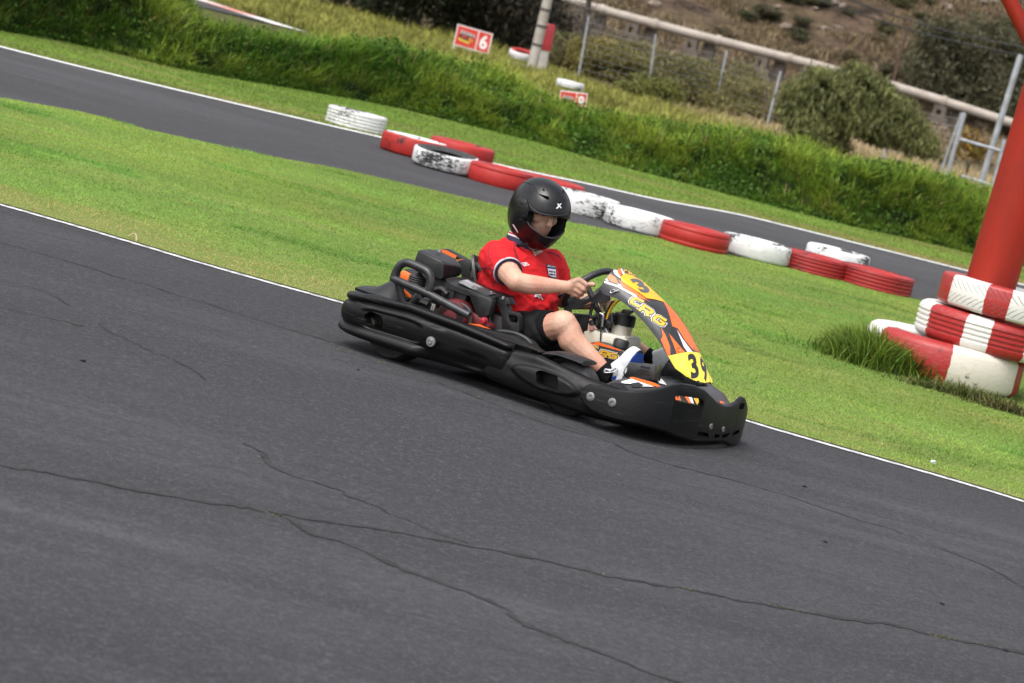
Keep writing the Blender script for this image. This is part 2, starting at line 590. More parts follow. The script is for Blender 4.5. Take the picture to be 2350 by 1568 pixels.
# ---------------------------------------------------------------- asphalt and its lines
def strip(name, fa, fb, mat_, z, x0, x1, n=160, kind='structure', zb=None):
    X = np.linspace(x0, x1, n); V = []
    for x in X: V += [(x, float(fa(x)), z), (x, float(fb(x)), z)]
    F = [(2 * i, 2 * i + 2, 2 * i + 3, 2 * i + 1) for i in range(n - 1)]
    o = link(name, mesh(V, F), mat_); return tag(o, kind=kind)


def asphalt(name, base, ang):
    m, nt, b = new_mat(name)
    k = lambda f: tuple(x * f for x in base)
    fine = noi(nt, 130, 3, .8); mid = noi(nt, 26, 5, .75); blot = noi(nt, 5.5, 5, .7, dist=.4); big = noi(nt, .55, 5, .62, dist=.9)
    streak = noi(nt, 1.5, 5, .65, stretch=(.20, 2.4, 1, ang), dist=.3); st2 = noi(nt, 6, 5, .65, stretch=(.07, 2.2, 1, ang - .12)); st3 = noi(nt, 2.2, 4, .6, stretch=(.12, 2.0, 1, ang + .38))
    c = mixc(nt, ramp(nt, big, .32, .68), k(.60), k(1.34))
    huge = noi(nt, .22, 4, .6, dist=1.2, stretch=(.6, 1.3, 1, ang)); c = mixc(nt, ramp(nt, huge, .42, .58), k(.58), c)
    worn = noi(nt, .45, 4, .6, stretch=(.35, 1.6, 1, ang), dist=.5); c = mixc(nt, ramp(nt, worn, .54, .66, 0, .5), c, k(1.55))
    c = mixc(nt, ramp(nt, blot, .40, .72, 0, .55), c, k(.66))
    c = mixc(nt, ramp(nt, streak, .47, .66, 0, .85), c, k(.52))
    c = mixc(nt, ramp(nt, st2, .56, .74, 0, .45), c, k(.60))
    c = mixc(nt, ramp(nt, st3, .55, .66, 0, .65), c, k(.58))
    c = mixc(nt, ramp(nt, mid, .52, .68, 0, .70), c, k(.50))
    c = mixc(nt, ramp(nt, mid, .46, .32, 0, .65), c, k(1.7))
    agg = noi(nt, 62, 2, .7)
    c = mixc(nt, ramp(nt, agg, .57, .66, 0, .5), c, k(2.0))
    c = mixc(nt, ramp(nt, agg, .43, .34, 0, .5), c, k(.45))
    c = mixc(nt, ramp(nt, fine, .56, .70, 0, .85), c, k(2.3))
    c = mixc(nt, ramp(nt, fine, .44, .30, 0, .85), c, k(.30))
    nt.links.new(c, b.inputs['Base Color']); b.inputs['Roughness'].default_value = .85
    b.inputs['Specular IOR Level'].default_value = .3
    bump(nt, b, fine, .9, .008)
    return m


ASPH = asphalt('asphalt', (.0500, .0490, .0540), R(-12))
X = np.linspace(-26, 26, 200); V = []
for x in X: V += [(x, -40, .006), (x, float(y_line(x)) + .10, .006)]
o = link('asphalt_track', mesh(V, [(2 * i, 2 * i + 2, 2 * i + 3, 2 * i + 1) for i in range(199)]), ASPH); tag(o, kind='structure')
ASPH2 = asphalt('asphalt_far', (.058, .056, .060), R(8))
strip('far_asphalt_track', lambda x: y_lawn_far(x) - .05, lambda x: y_far(x) + .22, ASPH2, .006, -22, 22)
WHITE_LINE = M('line_paint', (.56, .56, .55), .7, c2=(.17, .17, .17), scale=26, lo=.45, hi=.66, detail=7)
strip('edge_line', lambda x: y_line(x) - .035, lambda x: y_line(x) + .038, WHITE_LINE, .010, -26, 26, 300)
WHITE2 = M('far_line_paint', (.72, .72, .70), .7, c2=(.45, .45, .42), scale=6, lo=.55, hi=.7, detail=5)
strip('far_edge_line', lambda x: y_far(x) - .09, lambda x: y_far(x) + .12, WHITE2, .010, -22, 22, 300)
# a further piece of track seen over the bank
dt0, dt1 = gnd((400, -14))[:2], gnd((600, 50))[:2]; dtd = (dt1 - dt0) / np.linalg.norm(dt1 - dt0); dtn = np.array([-dtd[1], dtd[0]])
dtn = dtn if dtn[1] > 0 else -dtn
def dstrip(name, o0, o1, m_, z):
    a, b_ = dt0 - dtd * 30, dt1 + dtd * .8
    q = [a + dtn * o0, b_ + dtn * o0, b_ + dtn * o1, a + dtn * o1]
    o = link(name, mesh([(p[0], p[1], z) for p in q], [(0, 1, 2, 3)]), m_); tag(o, kind='structure')


dstrip('distant_track', -6.5, 0, ASPH2, .03); dstrip('distant_kerb', 0, .85, M('kerb', (.62, .6, .57), .7, c2=(.50, .20, .16), scale=.22, lo=.50, hi=.56), .036)

# cracks: dark sealed joints, a little weed in them
CRACKS = [([(-60, 1062), (0, 1075), (150, 1098), (330, 1133), (500, 1160), (620, 1180), (760, 1203), (1000, 1243), (1080, 1258), (1250, 1292), (1420, 1330), (1560, 1356), (1700, 1382), (1820, 1404), (2000, 1432), (2180, 1468), (2360, 1506)], .030),
          ([(640, 1190), (700, 1222), (770, 1248), (900, 1300), (1010, 1340), (1150, 1402), (1230, 1450), (1350, 1490), (1480, 1545), (1600, 1590)], .025),
          ([(560, 1022), (600, 1050), (650, 1086), (740, 1118), (830, 1153), (900, 1185), (980, 1222), (1070, 1252)], .017),
          ([(0, 560), (120, 592), (250, 632), (330, 656), (480, 702), (640, 752), (790, 798), (900, 838)], .009),
          ([(0, 708), (60, 722), (130, 737), (190, 753)], .013),
          ([(225, 745), (262, 770), (330, 800), (420, 840), (470, 880)], .013),
          ([(1000, 880), (1120, 925), (1230, 968), (1400, 1018), (1440, 1040), (1530, 1068), (1700, 1110), (1830, 1150), (1950, 1190), (2080, 1230), (2250, 1300), (2360, 1358)], .013),
          ([(60, 660), (110, 680), (160, 705)], .012)]
mb = MB()
for pts, wd in CRACKS:
    g = np.array([gnd(p)[:2] for p in pts]); c = cat(g, 26 * len(g))
    t = np.gradient(c, axis=0); t /= np.linalg.norm(t, axis=1)[:, None] + 1e-9; nn = np.stack([-t[:, 1], t[:, 0]], 1)
    k = len(c); si = np.arange(k) * (26 / 26.0); sd = wd * 313
    c = c + nn * ((vnoise(si * .33, 0 * si, 1, sd) - .5) * .016 + (vnoise(si * .9, 0 * si, 1, sd + 3) - .5) * .010 + (vnoise(si * .08, 0 * si, 1, sd + 7) - .5) * .05 + rng.normal(0, .0018, k))[:, None]
    wv = wd * .5 * np.clip(.25 + 1.7 * vnoise(np.arange(k) * .21, np.zeros(k), 1, wd * 99) * vnoise(np.arange(k) * .05, np.ones(k), 1, wd * 71) * 1.6 + rng.normal(0, .12, k), .05, 2.4)
    wv[0] = wv[-1] = .001
    Vv = []
    for q in range(k):
        Vv += [(*(c[q] + nn[q] * wv[q]), .0085), (*(c[q] - nn[q] * wv[q]), .0085)]
    mb.add(Vv, [(2 * q, 2 * q + 1, 2 * q + 3, 2 * q + 2) for q in range(k - 1)])
o = mb.build('asphalt_crack', M('crack', (.011, .011, .012), .95, c2=(.026, .0255, .027), scale=9), smooth=None); tag(o, kind='stuff')
bs = []
for p, n, s in [((597, 1176), 8, .02), ((640, 1190), 8, .02), ((1370, 1320), 9, .015), ((1570, 1356), 12, .02), ((1800, 1402), 12, .03), ((1830, 1408), 9, .02), ((2136, 1462), 12, .03), ((2165, 1467), 12, .02), ((2250, 1483), 12, .03),
                ((773, 797), 10, .03), ((783, 809), 12, .02), ((830, 812), 7, .05), ((865, 833), 8, .03), ((1090, 915), 7, .03)]:
    g = gnd(p); bs.append(g + np.stack([rng.normal(0, s, n), rng.normal(0, s * .5, n), np.zeros(n)], 1))
bs = np.concatenate(bs); n = len(bs); bs[:, 2] = .007
BLADE = attr_mat('grass_blade')
o = bpy.data.objects.new('crack_weeds', blades('crack_weeds', bs, rng.uniform(.006, .014, n), rng.uniform(.006, .012, n), rng.uniform(.5, 1.5, n), np.array([[.13, .125, .045]]) * rng.uniform(.6, 1.2, (n, 1)), BLADE)); COL.objects.link(o); tag(o, kind='stuff')

# ---------------------------------------------------------------- lawn between the two tracks
def tri(r, *c): return np.stack([np.interp(r, np.linspace(0, 1, len(c)), [q[k] for q in c]) for k in range(3)], 1)


m, nt, b = new_mat('lawn_soil')
a1 = noi(nt, 1.3, 5, .7); a2 = noi(nt, 40, 4, .7)
c = mixc(nt, ramp(nt, a1, .35, .65), (.120, .190, .036), (.160, .195, .055))
c = mixc(nt, ramp(nt, a2, .35, .65, 0, .4), c, (.075, .105, .024))
nt.links.new(c, b.inputs['Base Color']); b.inputs['Roughness'].default_value = .95; b.inputs['Specular IOR Level'].default_value = .1
LAWNM = m
strip('lawn', lambda x: y_line(x) + .095, lambda x: y_lawn_far(x), LAWNM, .009, -22, 22, 240)
strip('verge', lambda x: y_far(x) + .18, lambda x: y_bank(x) + 1.0, LAWNM, .009, -22, 22, 240)


def field(n, x0, x1, fa, fb):
    x = rng.uniform(x0, x1, n); lo = fa(x); hi = fb(x)
    # density weighting: keep it uniform per area
    y = lo + rng.uniform(0, 1, n) * (hi - lo); keep = rng.uniform(0, 1, n) < (hi - lo) / (hi - lo).max()
    return x[keep], y[keep]


x, y = field(1150000, -6.2, 6.0, lambda x: y_line(x) + .085, lambda x: y_lawn_far(x) + .02)
keep = np.abs(x) < .21 * y + .9; x, y = x[keep], y[keep]; n = len(x)
edge = np.clip(1 - (y - y_line(x) - .1) / (.5 + 1.5 * fbm(x, y, 1.1, 4)), 0, 1) * np.clip(1.25 - .25 * (x + 1), .3, 1.45)   # dry strip along the track
patch = fbm(x, y * 1.8, .55, 2, 4); p2 = fbm(x + .4 * y, y * 3, .9, 9, 4); p3 = fbm(x, y, 7, 13, 2)
dry = np.clip(1.25 * edge + 1.5 * (p2 - .56) + .5 * (p3 - .5) + rng.normal(0, .16, n), 0, 1)
green = np.array([[.182, .290, .050]]) * (.60 + .80 * patch)[:, None]
green[:, 0] *= .72 + .6 * fbm(x, y, .8, 21); yel = np.array([[.34, .285, .105]])
col = (green * (1 - dry)[:, None] + yel * dry[:, None]) * (.84 + .32 * p3)[:, None] * rng.uniform(.82, 1.2, (n, 1))
L = rng.uniform(.009, .022, n) * (.75 + .6 * p3) * (1 - .3 * edge)
tuft = fbm(x, y * 1.6, 1.0, 31) > .70
L = np.where(tuft, L * 1.6, L); col = np.where(tuft[:, None], col * np.array([[.72, .86, .8]]), col)
o = bpy.data.objects.new('lawn_grass', blades('lawn_grass', np.stack([x, y, np.full(n, .008)], 1), L, rng.uniform(.0045, .008, n), rng.uniform(.5, 1.6, n), col, BLADE, 1, 1.2)); COL.objects.link(o); tag(o, kind='stuff')

x, y = field(300000, -8.2, 8.0, lambda x: y_far(x) + .2, lambda x: y_bank(x) + .6)
keep = np.abs(x) < .21 * y + .9; x, y = x[keep], y[keep]; n = len(x)
patch = fbm(x, y * 2, .5, 12, 4); p3 = fbm(x, y, 3.5, 14, 2)
edge = np.clip(1 - (y - y_far(x) - .2) / 1.3, 0, 1); right = np.clip((x - .5) / 4.5, 0, 1)
dry = np.clip(.55 * edge + .75 * right * (.3 + edge) + 1.6 * (fbm(x + y, y * 2, .8, 19) - .52) + rng.normal(0, .15, n), 0, 1)
col = (np.array([[.140, .225, .036]]) * (.75 + .55 * patch)[:, None] * (1 - dry)[:, None] + np.array([[.27, .225, .085]]) * dry[:, None]) * (.82 + .36 * p3)[:, None] * rng.uniform(.8, 1.2, (n, 1))
o = bpy.data.objects.new('verge_grass', blades('verge_grass', np.stack([x, y, np.full(n, .008)], 1), rng.uniform(.02, .050, n), rng.uniform(.008, .015, n), rng.uniform(.5, 1.5, n), col, BLADE, 1, 1.2)); COL.objects.link(o); tag(o, kind='stuff')

# ---------------------------------------------------------------- the long-grass bank behind the far track
hp = np.array([(-300, 1.6), (0, 1.5), (200, 1.35), (290, 1.12), (345, .66), (420, .50), (500, .54), (620, .60), (800, .70), (1000, .70), (1230, .50), (1400, .56), (1550, .64), (1890, .80), (2100, .82), (2250, .80), (2600, .80)])
hX = np.array([at((p, 150 + .235 * p), 37)[0] for p in hp[:, 0]])
bank_h = lambda x: np.interp(x, hX, hp[:, 1])


def bank_z(x, d):
    H = bank_h(x) - .15 + .50 * (fbm(x, d * 1.3, 1.15, 41) - .5)
    up = np.clip((d - .02) / (.75 + .3 * H), 0, 1); dn = np.clip((d - 3.2) / 2.6, 0, 1)
    return np.clip(H, .1, 3) * (up * up * (3 - 2 * up)) ** .8 * (1 - .8 * dn * dn * (3 - 2 * dn))


xs = np.linspace(-13, 13, 280); ds = np.linspace(-.05, 6, 40)
gx, gd = np.meshgrid(xs, ds); gz = bank_z(gx, np.maximum(gd, 0)) - .01 + .012
V = np.stack([gx, y_bank(gx) + gd, gz], -1).reshape(-1, 3); nx = len(xs)
i, j = np.meshgrid(np.arange(len(ds) - 1), np.arange(nx - 1), indexing='ij'); a = (i * nx + j).ravel()
m, nt, b = new_mat('bank_soil'); nt.links.new(mixc(nt, ramp(nt, noi(nt, 3, 5, .7), .4, .6), (.028, .048, .010), (.045, .050, .018)), b.inputs['Base Color']); b.inputs['Roughness'].default_value = 1; b.inputs['Specular IOR Level'].default_value = 0
o = bpy.data.objects.new('bank', np_mesh('bank', V, np.stack([a, a + 1, a + nx + 1, a + nx], 1), m, smooth=True)); COL.objects.link(o); tag(o, kind='structure')
n = 200000; x = rng.uniform(-9, 9, n); d = rng.uniform(0, 1, n) ** 1.5 * 4.8; y = y_bank(x) + d
keep = np.abs(x) < .20 * y + .8; x, y, d = x[keep], y[keep], d[keep]; n = len(x)
cl = fbm(x, d * 1.6, 2.1, 51, 3); c2 = fbm(x, d, .45, 57, 3); c3 = fbm(x, d * 2, 4.5, 59, 2)
g1 = np.array([[.054, .130, .013]]); g2 = np.array([[.190, .245, .030]]); g3 = np.array([[.016, .042, .011]])
t = np.clip(.35 + 1.9 * (cl - .5) + 1.3 * (c2 - .5) + .22 * d / 3 - .25 * np.clip(1 - d / .7, 0, 1) * 0, 0, 1)[:, None]
col = g1 * (1 - t) + g2 * t; dk = np.clip((c3 - .52) * 6, 0, 1)[:, None]; col = col * (1 - dk) + g3 * dk  # dark patches: shade between the clumps put into the blade colour
col[:, :] *= np.interp(x, [-8, -3, 0, 5], [.85, .95, 1.0, .95])[:, None] * rng.uniform(.6, 1.4, (n, 1))
st = rng.uniform(0, 1, n) < .035; col[st] = np.array([.26, .20, .085]) * rng.uniform(.7, 1.2, (st.sum(), 1))
L = rng.uniform(.12, .36, n) * (.45 + 1.1 * cl) * (1.15 - .5 * dk[:, 0]) * np.interp(bank_h(x), [.6, 1.5], [1, 1.45]) * np.clip(.45 + d, .45, 1)
nb = 60000; xb = rng.uniform(-9, 9, nb); db = rng.uniform(0, 1, nb) ** 1.6 * 3.2
kb_ = fbm(xb, db * 1.5, 1.3, 83, 3) + .08 * rng.normal(0, 1, nb) > .43; kb_ &= np.abs(xb) < .20 * (y_bank(xb) + db) + .8; xb, db = xb[kb_], db[kb_]; nb = len(xb)
pb_ = np.stack([xb, y_bank(xb) + db + rng.normal(0, .06, nb), bank_z(xb, db) + rng.uniform(-.02, .22, nb) * np.clip(.4 + db, 0, 1)], 1)
ub = rng.normal(0, 1, (nb, 3)); ub /= np.linalg.norm(ub, axis=1)[:, None]; vb = np.cross(ub, rng.normal(0, 1, (nb, 3))); vb /= np.linalg.norm(vb, axis=1)[:, None]
sb_ = (.022 * rng.uniform(.6, 1.7, nb))[:, None]
cb = np.array([[.050, .118, .018]]) * (1 - (fbm(xb, db, 3, 87) > .5)[:, None] * .0) * rng.uniform(.3, 1.5, (nb, 1)) + np.array([[.03, .03, 0]]) * rng.uniform(0, 1, (nb, 1))
o = bpy.data.objects.new('bank_weeds', np_mesh('bank_weeds', np.stack([pb_ - ub * sb_, pb_ + vb * sb_ * .7, pb_ + ub * sb_, pb_ - vb * sb_ * .7], 1).reshape(-1, 3), np.arange(4 * nb).reshape(nb, 4), BLADE, np.repeat(cb, 4, 0))); COL.objects.link(o); tag(o, kind='stuff')
o = bpy.data.objects.new('long_grass', blades('long_grass', np.stack([x, y, bank_z(x, d) - .03], 1), L, rng.uniform(.010, .022, n), rng.uniform(.2, 1.3, n), col, BLADE, 3, 1.6, .5)); COL.objects.link(o); tag(o, kind='stuff')

# olive and straw grass on the waste ground behind
n = 110000; y = 41 + 62 * rng.uniform(0, 1, n) ** 1.25; x = rng.uniform(-1, 1, n) * (.185 * y + 2)
sd_ = (x - dt1[0]) * dtn[0] + (y - dt1[1]) * dtn[1]; al_ = (x - dt1[0]) * dtd[0] + (y - dt1[1]) * dtd[1]
keep = ~((x < -3.6) & (sd_ < 1.1)) & (y > y_bank(np.clip(x, -12, 12)) + 3.5)
x, y = x[keep], y[keep]; n = len(x)
mo = fbm(x, y * .6, .28, 61, 3); cl = fbm(x, y, 1.1, 63, 3)
straw = np.clip((x - 4.5) / 5 + (y - 62) / 45 + 2.2 * (fbm(x, y, .25, 67) - .5), 0, 1)
straw = np.where((x < -1) & (y < 90), straw * .35, straw)
ol = np.array([[.205, .205, .046]]) * (.6 + .8 * mo)[:, None]; ol = ol * (1 - .35 * (cl > .55))[:, None]
col = (ol * (1 - straw)[:, None] + np.array([[.36, .275, .155]]) * straw[:, None]) * rng.uniform(.65, 1.35, (n, 1))
L = rng.uniform(.22, .55, n) * (.45 + .9 * mo) * np.interp(y, [45, 90], [.8, 1.15])
zz = np.where(y > 56, hill(x, y), 0)
o = bpy.data.objects.new('rough_grass', blades('rough_grass', np.stack([x, y, zz - .02 + .35 * np.clip(mo - .45, 0, 1)], 1), L, rng.uniform(.025, .06, n), rng.uniform(.3, 1.2, n), col, BLADE, 2, 1.3)); COL.objects.link(o); tag(o, kind='stuff')
n = 70000; y = np.where(rng.uniform(0, 1, n) < .3, rng.uniform(115, 195, n), rng.uniform(195, 236, n)); x = rng.uniform(-.02, .215, n) * y
cl = fbm(x, y, .11, 71, 3); c2_ = fbm(x, y, .5, 73); keep = (cl + .45 * c2_ > .70); x, y = x[keep], y[keep]; n = len(x)
o = bpy.data.objects.new('hill_grass', blades('hill_grass', np.stack([x, y, hill(x, y) - .05], 1), rng.uniform(.35, 1.0, n), rng.uniform(.06, .14, n), rng.uniform(.3, 1.1, n), np.array([[.215, .165, .095]]) * rng.uniform(.45, 1.3, (n, 1)), BLADE, 2, 1.2)); COL.objects.link(o); tag(o, kind='stuff')


# ================================================================ trees and shrubs
LEAF = attr_mat('leaf', .6, .3, .25)


def leaves(lobes, n, size, cols, droop=0.0, shell=.55, jit=.35):
    lobes = np.array(lobes, float); vol = lobes[:, 3] * lobes[:, 4] * lobes[:, 5]; vol = vol ** .75
    k = rng.choice(len(lobes), n, p=vol / vol.sum()); l = lobes[k]
    d = rng.normal(0, 1, (n, 3)); d /= np.linalg.norm(d, axis=1)[:, None]
    r = (shell + (1 - shell) * rng.uniform(0, 1, n)) * (1 + jit * (rng.uniform(0, 1, n) - .6)) * (1 + .28 * (fbm(d[:, 0] * 3 + l[:, 0] * 5, d[:, 1] * 3 + d[:, 2] * 3, 1.6, 15, 2) - .5) * 2)
    p = l[:, :3] + d * l[:, 3:6] * r[:, None]
    cl = fbm(p[:, 0] * 1.0 + p[:, 2] * .7, p[:, 1] + p[:, 2], 1.6 / max(.3, float(np.mean(lobes[:, 3]))), 5, 3)
    keep = cl > .30 + .12 * rng.uniform(0, 1, n); p, cl, d = p[keep], cl[keep], d[keep]; n = len(p)
    u = rng.normal(0, 1, (n, 3)); u[:, 2] -= droop * 2.5; u /= np.linalg.norm(u, axis=1)[:, None]
    v = np.cross(u, rng.normal(0, 1, (n, 3))); v /= np.linalg.norm(v, axis=1)[:, None]
    s = size * rng.uniform(.6, 1.4, n); a = u * (s * (1 + droop))[:, None]; bq = v * (s * .45)[:, None]
    V = np.stack([p - a, p + bq - a * .1, p + a, p - bq - a * .1], 1).reshape(-1, 3)
    F = np.arange(4 * n).reshape(n, 4)
    t = np.clip(cl * 1.5 - .25 + rng.normal(0, .18, n), 0, 1)[:, None]
    c = np.array(cols[0]) * (1 - t) + np.array(cols[1]) * t; c = c * rng.uniform(.65, 1.35, (n, 1))
    return V, F, np.repeat(c, 4, 0)


WOOD0 = M('stake_wood', (.10, .055, .04), .9, c2=(.05, .03, .024), scale=6)
BARK = M('bark', (.06, .045, .032), .9, c2=(.03, .024, .018), scale=8, bumps=.6, bscale=30, bdist=.03)


def tree(name, label, cat_, base, h, lobes, n, size, cols, group=None, droop=0.0, trunk_r=.1, limbs=5):
    t = thing(name, label, cat_, base, 0, group)
    mb = MB(); top = Vector((0, 0, h * .7))
    pts = [Vector((random.uniform(-1, 1) * .04 * h * q, random.uniform(-1, 1) * .04 * h * q, h * .75 * q - .1)) for q in (0, .3, .6, 1)]
    mb.tube(pts, [trunk_r * 1.2, trunk_r, trunk_r * .7, trunk_r * .25], 8)
    for q in range(limbs):
        l = lobes[q % len(lobes)]; s = pts[1].lerp(pts[2], random.random()); e = Vector(l[:3])
        mid = s.lerp(e, .5) + Vector((0, 0, .06 * h)); mb.tube([s, mid, e], [trunk_r * .5, trunk_r * .3, trunk_r * .1], 6)
    mb.build('trunk', BARK, t)
    V, F, c = leaves(lobes, n, size, cols, droop)
    o = bpy.data.objects.new('crown', np_mesh('crown', V, F, LEAF, c)); COL.objects.link(o); o.parent = t
    return t


def lobes_for(w, d, h0, h1, k, r=.42):
    out = []
    for q in range(k):
        a = random.uniform(0, 6.28); rr = random.uniform(.1, .62); z = random.uniform(.1, .95)
        s = random.uniform(.75, 1.2) * r; taper = 1 - .45 * z
        out.append((w * .5 * rr * math.cos(a) * taper * 1.5, d * .5 * rr * math.sin(a) * taper * 1.5, h0 + (h1 - h0) * z, w * s * .8, d * s * .8, (h1 - h0) * s * .62))
    return out


def base_at(p, Y):
    q = at(p, Y); return (q[0], q[1], float(hill(q[0], q[1])) if Y > 56 else 0.0)


# dark evergreens behind the first sign
DK = [(.014, .018, .009), (.040, .045, .020)]
for p, Y, W_, H_, lab in [((770, 30), 104, 4.6, 6.5, 'dark evergreen at the left end of the dark tree belt'), ((865, 40), 108, 4.2, 7.5, 'dark evergreen second from the left in the dark tree belt'),
                          ((950, 60), 102, 4.0, 6.0, 'dark evergreen just left of the red number sign'), ((1040, 80), 107, 4.2, 7.0, 'dark evergreen directly behind the red number 6 sign'),
                          ((1110, 110), 103, 3.6, 5.5, 'dark evergreen right of the number 6 sign'), ((1175, 120), 110, 3.6, 5.2, 'dark brownish tree just left of the concrete pole')]:
    cols = DK if p[0] < 1090 else [(.030, .026, .018), (.058, .052, .034)]
    tree('evergreen_tree', lab, 'tree', base_at(p, Y), H_, lobes_for(W_, W_, .3, H_, 18), 17000, .10, cols, 'dark trees behind the number sign', .4, .16)
# grey-brown thicket between pole and pipe supports
for p, Y, W_, H_, cols, lab in [((1250, 150), 122, 4.5, 2.3, [(.065, .055, .044), (.140, .120, .095)], 'grey brown leafless thicket behind the concrete pole'),
                                ((1330, 180), 118, 4.0, 1.9, [(.075, .062, .045), (.155, .130, .090)], 'grey brown thicket right of the red and white post'),
                                ((1345, 190), 97, 2.2, 1.5, [(.105, .092, .030), (.240, .200, .055)], 'yellowish olive shrub above the white tyre'),
                                ((1415, 210), 96, 2.4, 1.3, [(.090, .085, .034), (.200, .175, .062)], 'olive shrub between two fence posts left of the grey rail'),
                                ((1480, 250), 88, 1.9, .8, [(.085, .098, .026), (.17, .17, .045)], 'low olive shrub right of the half hidden red sign'),
                                ((1600, 240), 92, 2.4, 1.5, [(.085, .085, .038), (.18, .165, .068)], 'grey olive shrub left of the big round bush'),
                                ((1690, 250), 90, 2.3, 1.3, [(.095, .092, .036), (.205, .18, .065)], 'olive shrub touching the left side of the big round bush')]:
    tree('shrub', lab, 'shrub', base_at(p, Y), H_, lobes_for(W_, W_, .1, H_, 13), 9500, .055, cols, 'shrubs along the wire fence', .3, .05, 7)
for p, Y, W_, H_, lab in [((1290, 205), 99, 1.7, 1.3, 'olive scrub bush directly right of the red and white post'), ((1440, 235), 101, 2.4, 1.6, 'pale olive scrub bush around the grey guard rail'), ((1540, 262), 98, 2.6, 1.5, 'pale olive scrub bush right of the grey guard rail'),
                          ((1655, 270), 103, 3.0, 1.9, 'pale olive scrub bush behind the fence post left of the round bush'), ((1740, 300), 97, 2.4, 1.5, 'olive scrub bush tucked against the left foot of the round bush'), ((2110, 380), 92, 2.2, 1.1, 'low pale scrub bush behind the wires left of the gate')]:
    tree('shrub', lab, 'shrub', base_at(p, Y), H_, lobes_for(W_, W_, .05, H_, 12), 8000, .055, [(.085, .082, .038), (.21, .185, .085)], 'shrubs along the wire fence', .3, .04, 7)
for p0, p1 in [((1750, 292), (1761, 204)), ((1768, 290), (1782, 192))]:
    b_, t_ = at(p0, 88), at(p1, 88); b_[2] = -.2
    tag(MB().tube([b_, t_], .035, 6).build('wooden_stake', WOOD0), 'thin brown wooden stake left of the round bush', 'stake', 'brown stakes beside the fence')
# the big round bush
bb = base_at((1900, 375), 74)
tree('round_bush', 'large round drooping olive green bush in front of the pipeline', 'bush', bb, 3.1,
     [(-0.25, 0, 1.64, 1.15, 1.1, 0.714), (0.35, 0, 1.97, 0.85, 0.9, 0.521), (1.15, 0.2, 1.64, 0.85, 0.9, 0.504), (-0.95, 0.1, 1.13, 0.7, 0.8, 0.63), (-0.55, -0.2, 0.714, 0.85, 0.8, 0.63), (1.75, 0.2, 1.3, 0.65, 0.7, 0.437), (2.2, 0.1, 0.966, 0.55, 0.6, 0.378), (0.4, -0.2, 1.22, 1, 0.9, 0.588), (-0.2, 0, 0.42, 0.7, 0.7, 0.378), (0.15, 0.1, 2.31, 0.45, 0.5, 0.302), (-0.75, 0.1, 1.97, 0.4, 0.4, 0.269), (0.9, 0.1, 2.14, 0.35, 0.4, 0.218), (-1.35, 0.1, 1.47, 0.3, 0.4, 0.252), (1.2, -0.2, 1.01, 0.7, 0.6, 0.42)],
     42000, .046, [(.070, .078, .026), (.200, .210, .075)], None, .9, .12, 9)
for p, Y, W_, H_, lab in [((2150, 300), 150, 6, 4.6, 'dark olive tree on the slope left of the gate'), ((2260, 300), 152, 6.4, 5.0, 'dark olive tree on the slope behind the gate posts'), ((2345, 290), 150, 5, 4.6, 'dark olive tree on the slope nearest the red column'),
                          ]:
    tree('hillside_tree', lab, 'tree', base_at(p, Y + 48), H_ * 1.2, lobes_for(W_ * 1.2, W_, .3, H_ * 1.25, 14), 12000, .13, [(.050, .050, .028), (.120, .115, .060)], 'olive trees on the lower slope', .4, .14)
tree('flowering_shrub', 'small shrub with orange yellow flowers behind the gate', 'shrub', base_at((2235, 330), 84), 1.5, lobes_for(1.6, 1.0, .7, 1.6, 6), 900, .07, [(.20, .10, .012), (.14, .12, .03)], None, .2, .03)
# shrubs scattered over the hillside
protos = []
for q in range(4):
    V, F, c = leaves(lobes_for(3.2, 3.0, .1, 1.7, 9), 4200, .11, [[(.05, .05, .028), (.12, .11, .06)], [(.045, .045, .026), (.10, .10, .05)], [(.08, .065, .04), (.18, .145, .08)], [(.055, .055, .028), (.13, .125, .06)]][q], .3)
    protos.append(np_mesh('shrub', V, F, LEAF, c))
for q in range(78):
    Y = random.uniform(200, 232); X_ = random.uniform(.02, .205) * Y
    o = bpy.data.objects.new('hillside_shrub', protos[q % 4]); COL.objects.link(o)
    s = random.choice((.3, .4, .5, .6, .8, 1.0)) * random.uniform(.85, 1.15); o.location = (X_, Y, float(hill(X_, Y)) - .1); o.scale = (s, s, s * random.uniform(.7, 1.1)); o.rotation_euler = (0, 0, random.uniform(0, 6.28))
    tag(o, 'olive scrub bush scattered on the dry stony hillside', 'shrub', 'scrub bushes on the hillside')
ROCK = M('rock', (.24, .19, .15), .9, c2=(.10, .075, .058), scale=2.5, lo=.35, hi=.65, bumps=.8, bscale=9, bdist=.1)
rocks = []
for q in range(3):
    bm = bmesh.new(); bmesh.ops.create_icosphere(bm, subdivisions=3, radius=.6)
    for v in bm.verts:
        v.co *= .75 + .6 * noise.noise(v.co * 1.6 + Vector((q * 9, 0, 0))); v.co.z *= .62
    me = bpy.data.meshes.new('rock'); bm.to_mesh(me); bm.free(); me.materials.append(ROCK); rocks.append(me)
for q in range(170):
    Y = random.uniform(194, 228) if q % 5 else random.uniform(135, 190); X_ = random.uniform(.0, .205) * Y
    o = bpy.data.objects.new('rock', rocks[q % 3]); COL.objects.link(o); s = random.uniform(.25, 1.0) ** 1.3
    o.location = (X_, Y, float(hill(X_, Y)) + .05); o.scale = (s * random.uniform(.8, 1.6), s, s); o.rotation_euler = (0, 0, random.uniform(0, 6.28))
    tag(o, 'weathered brown rock lying on the dry hillside', 'rock', 'rocks on the hillside')

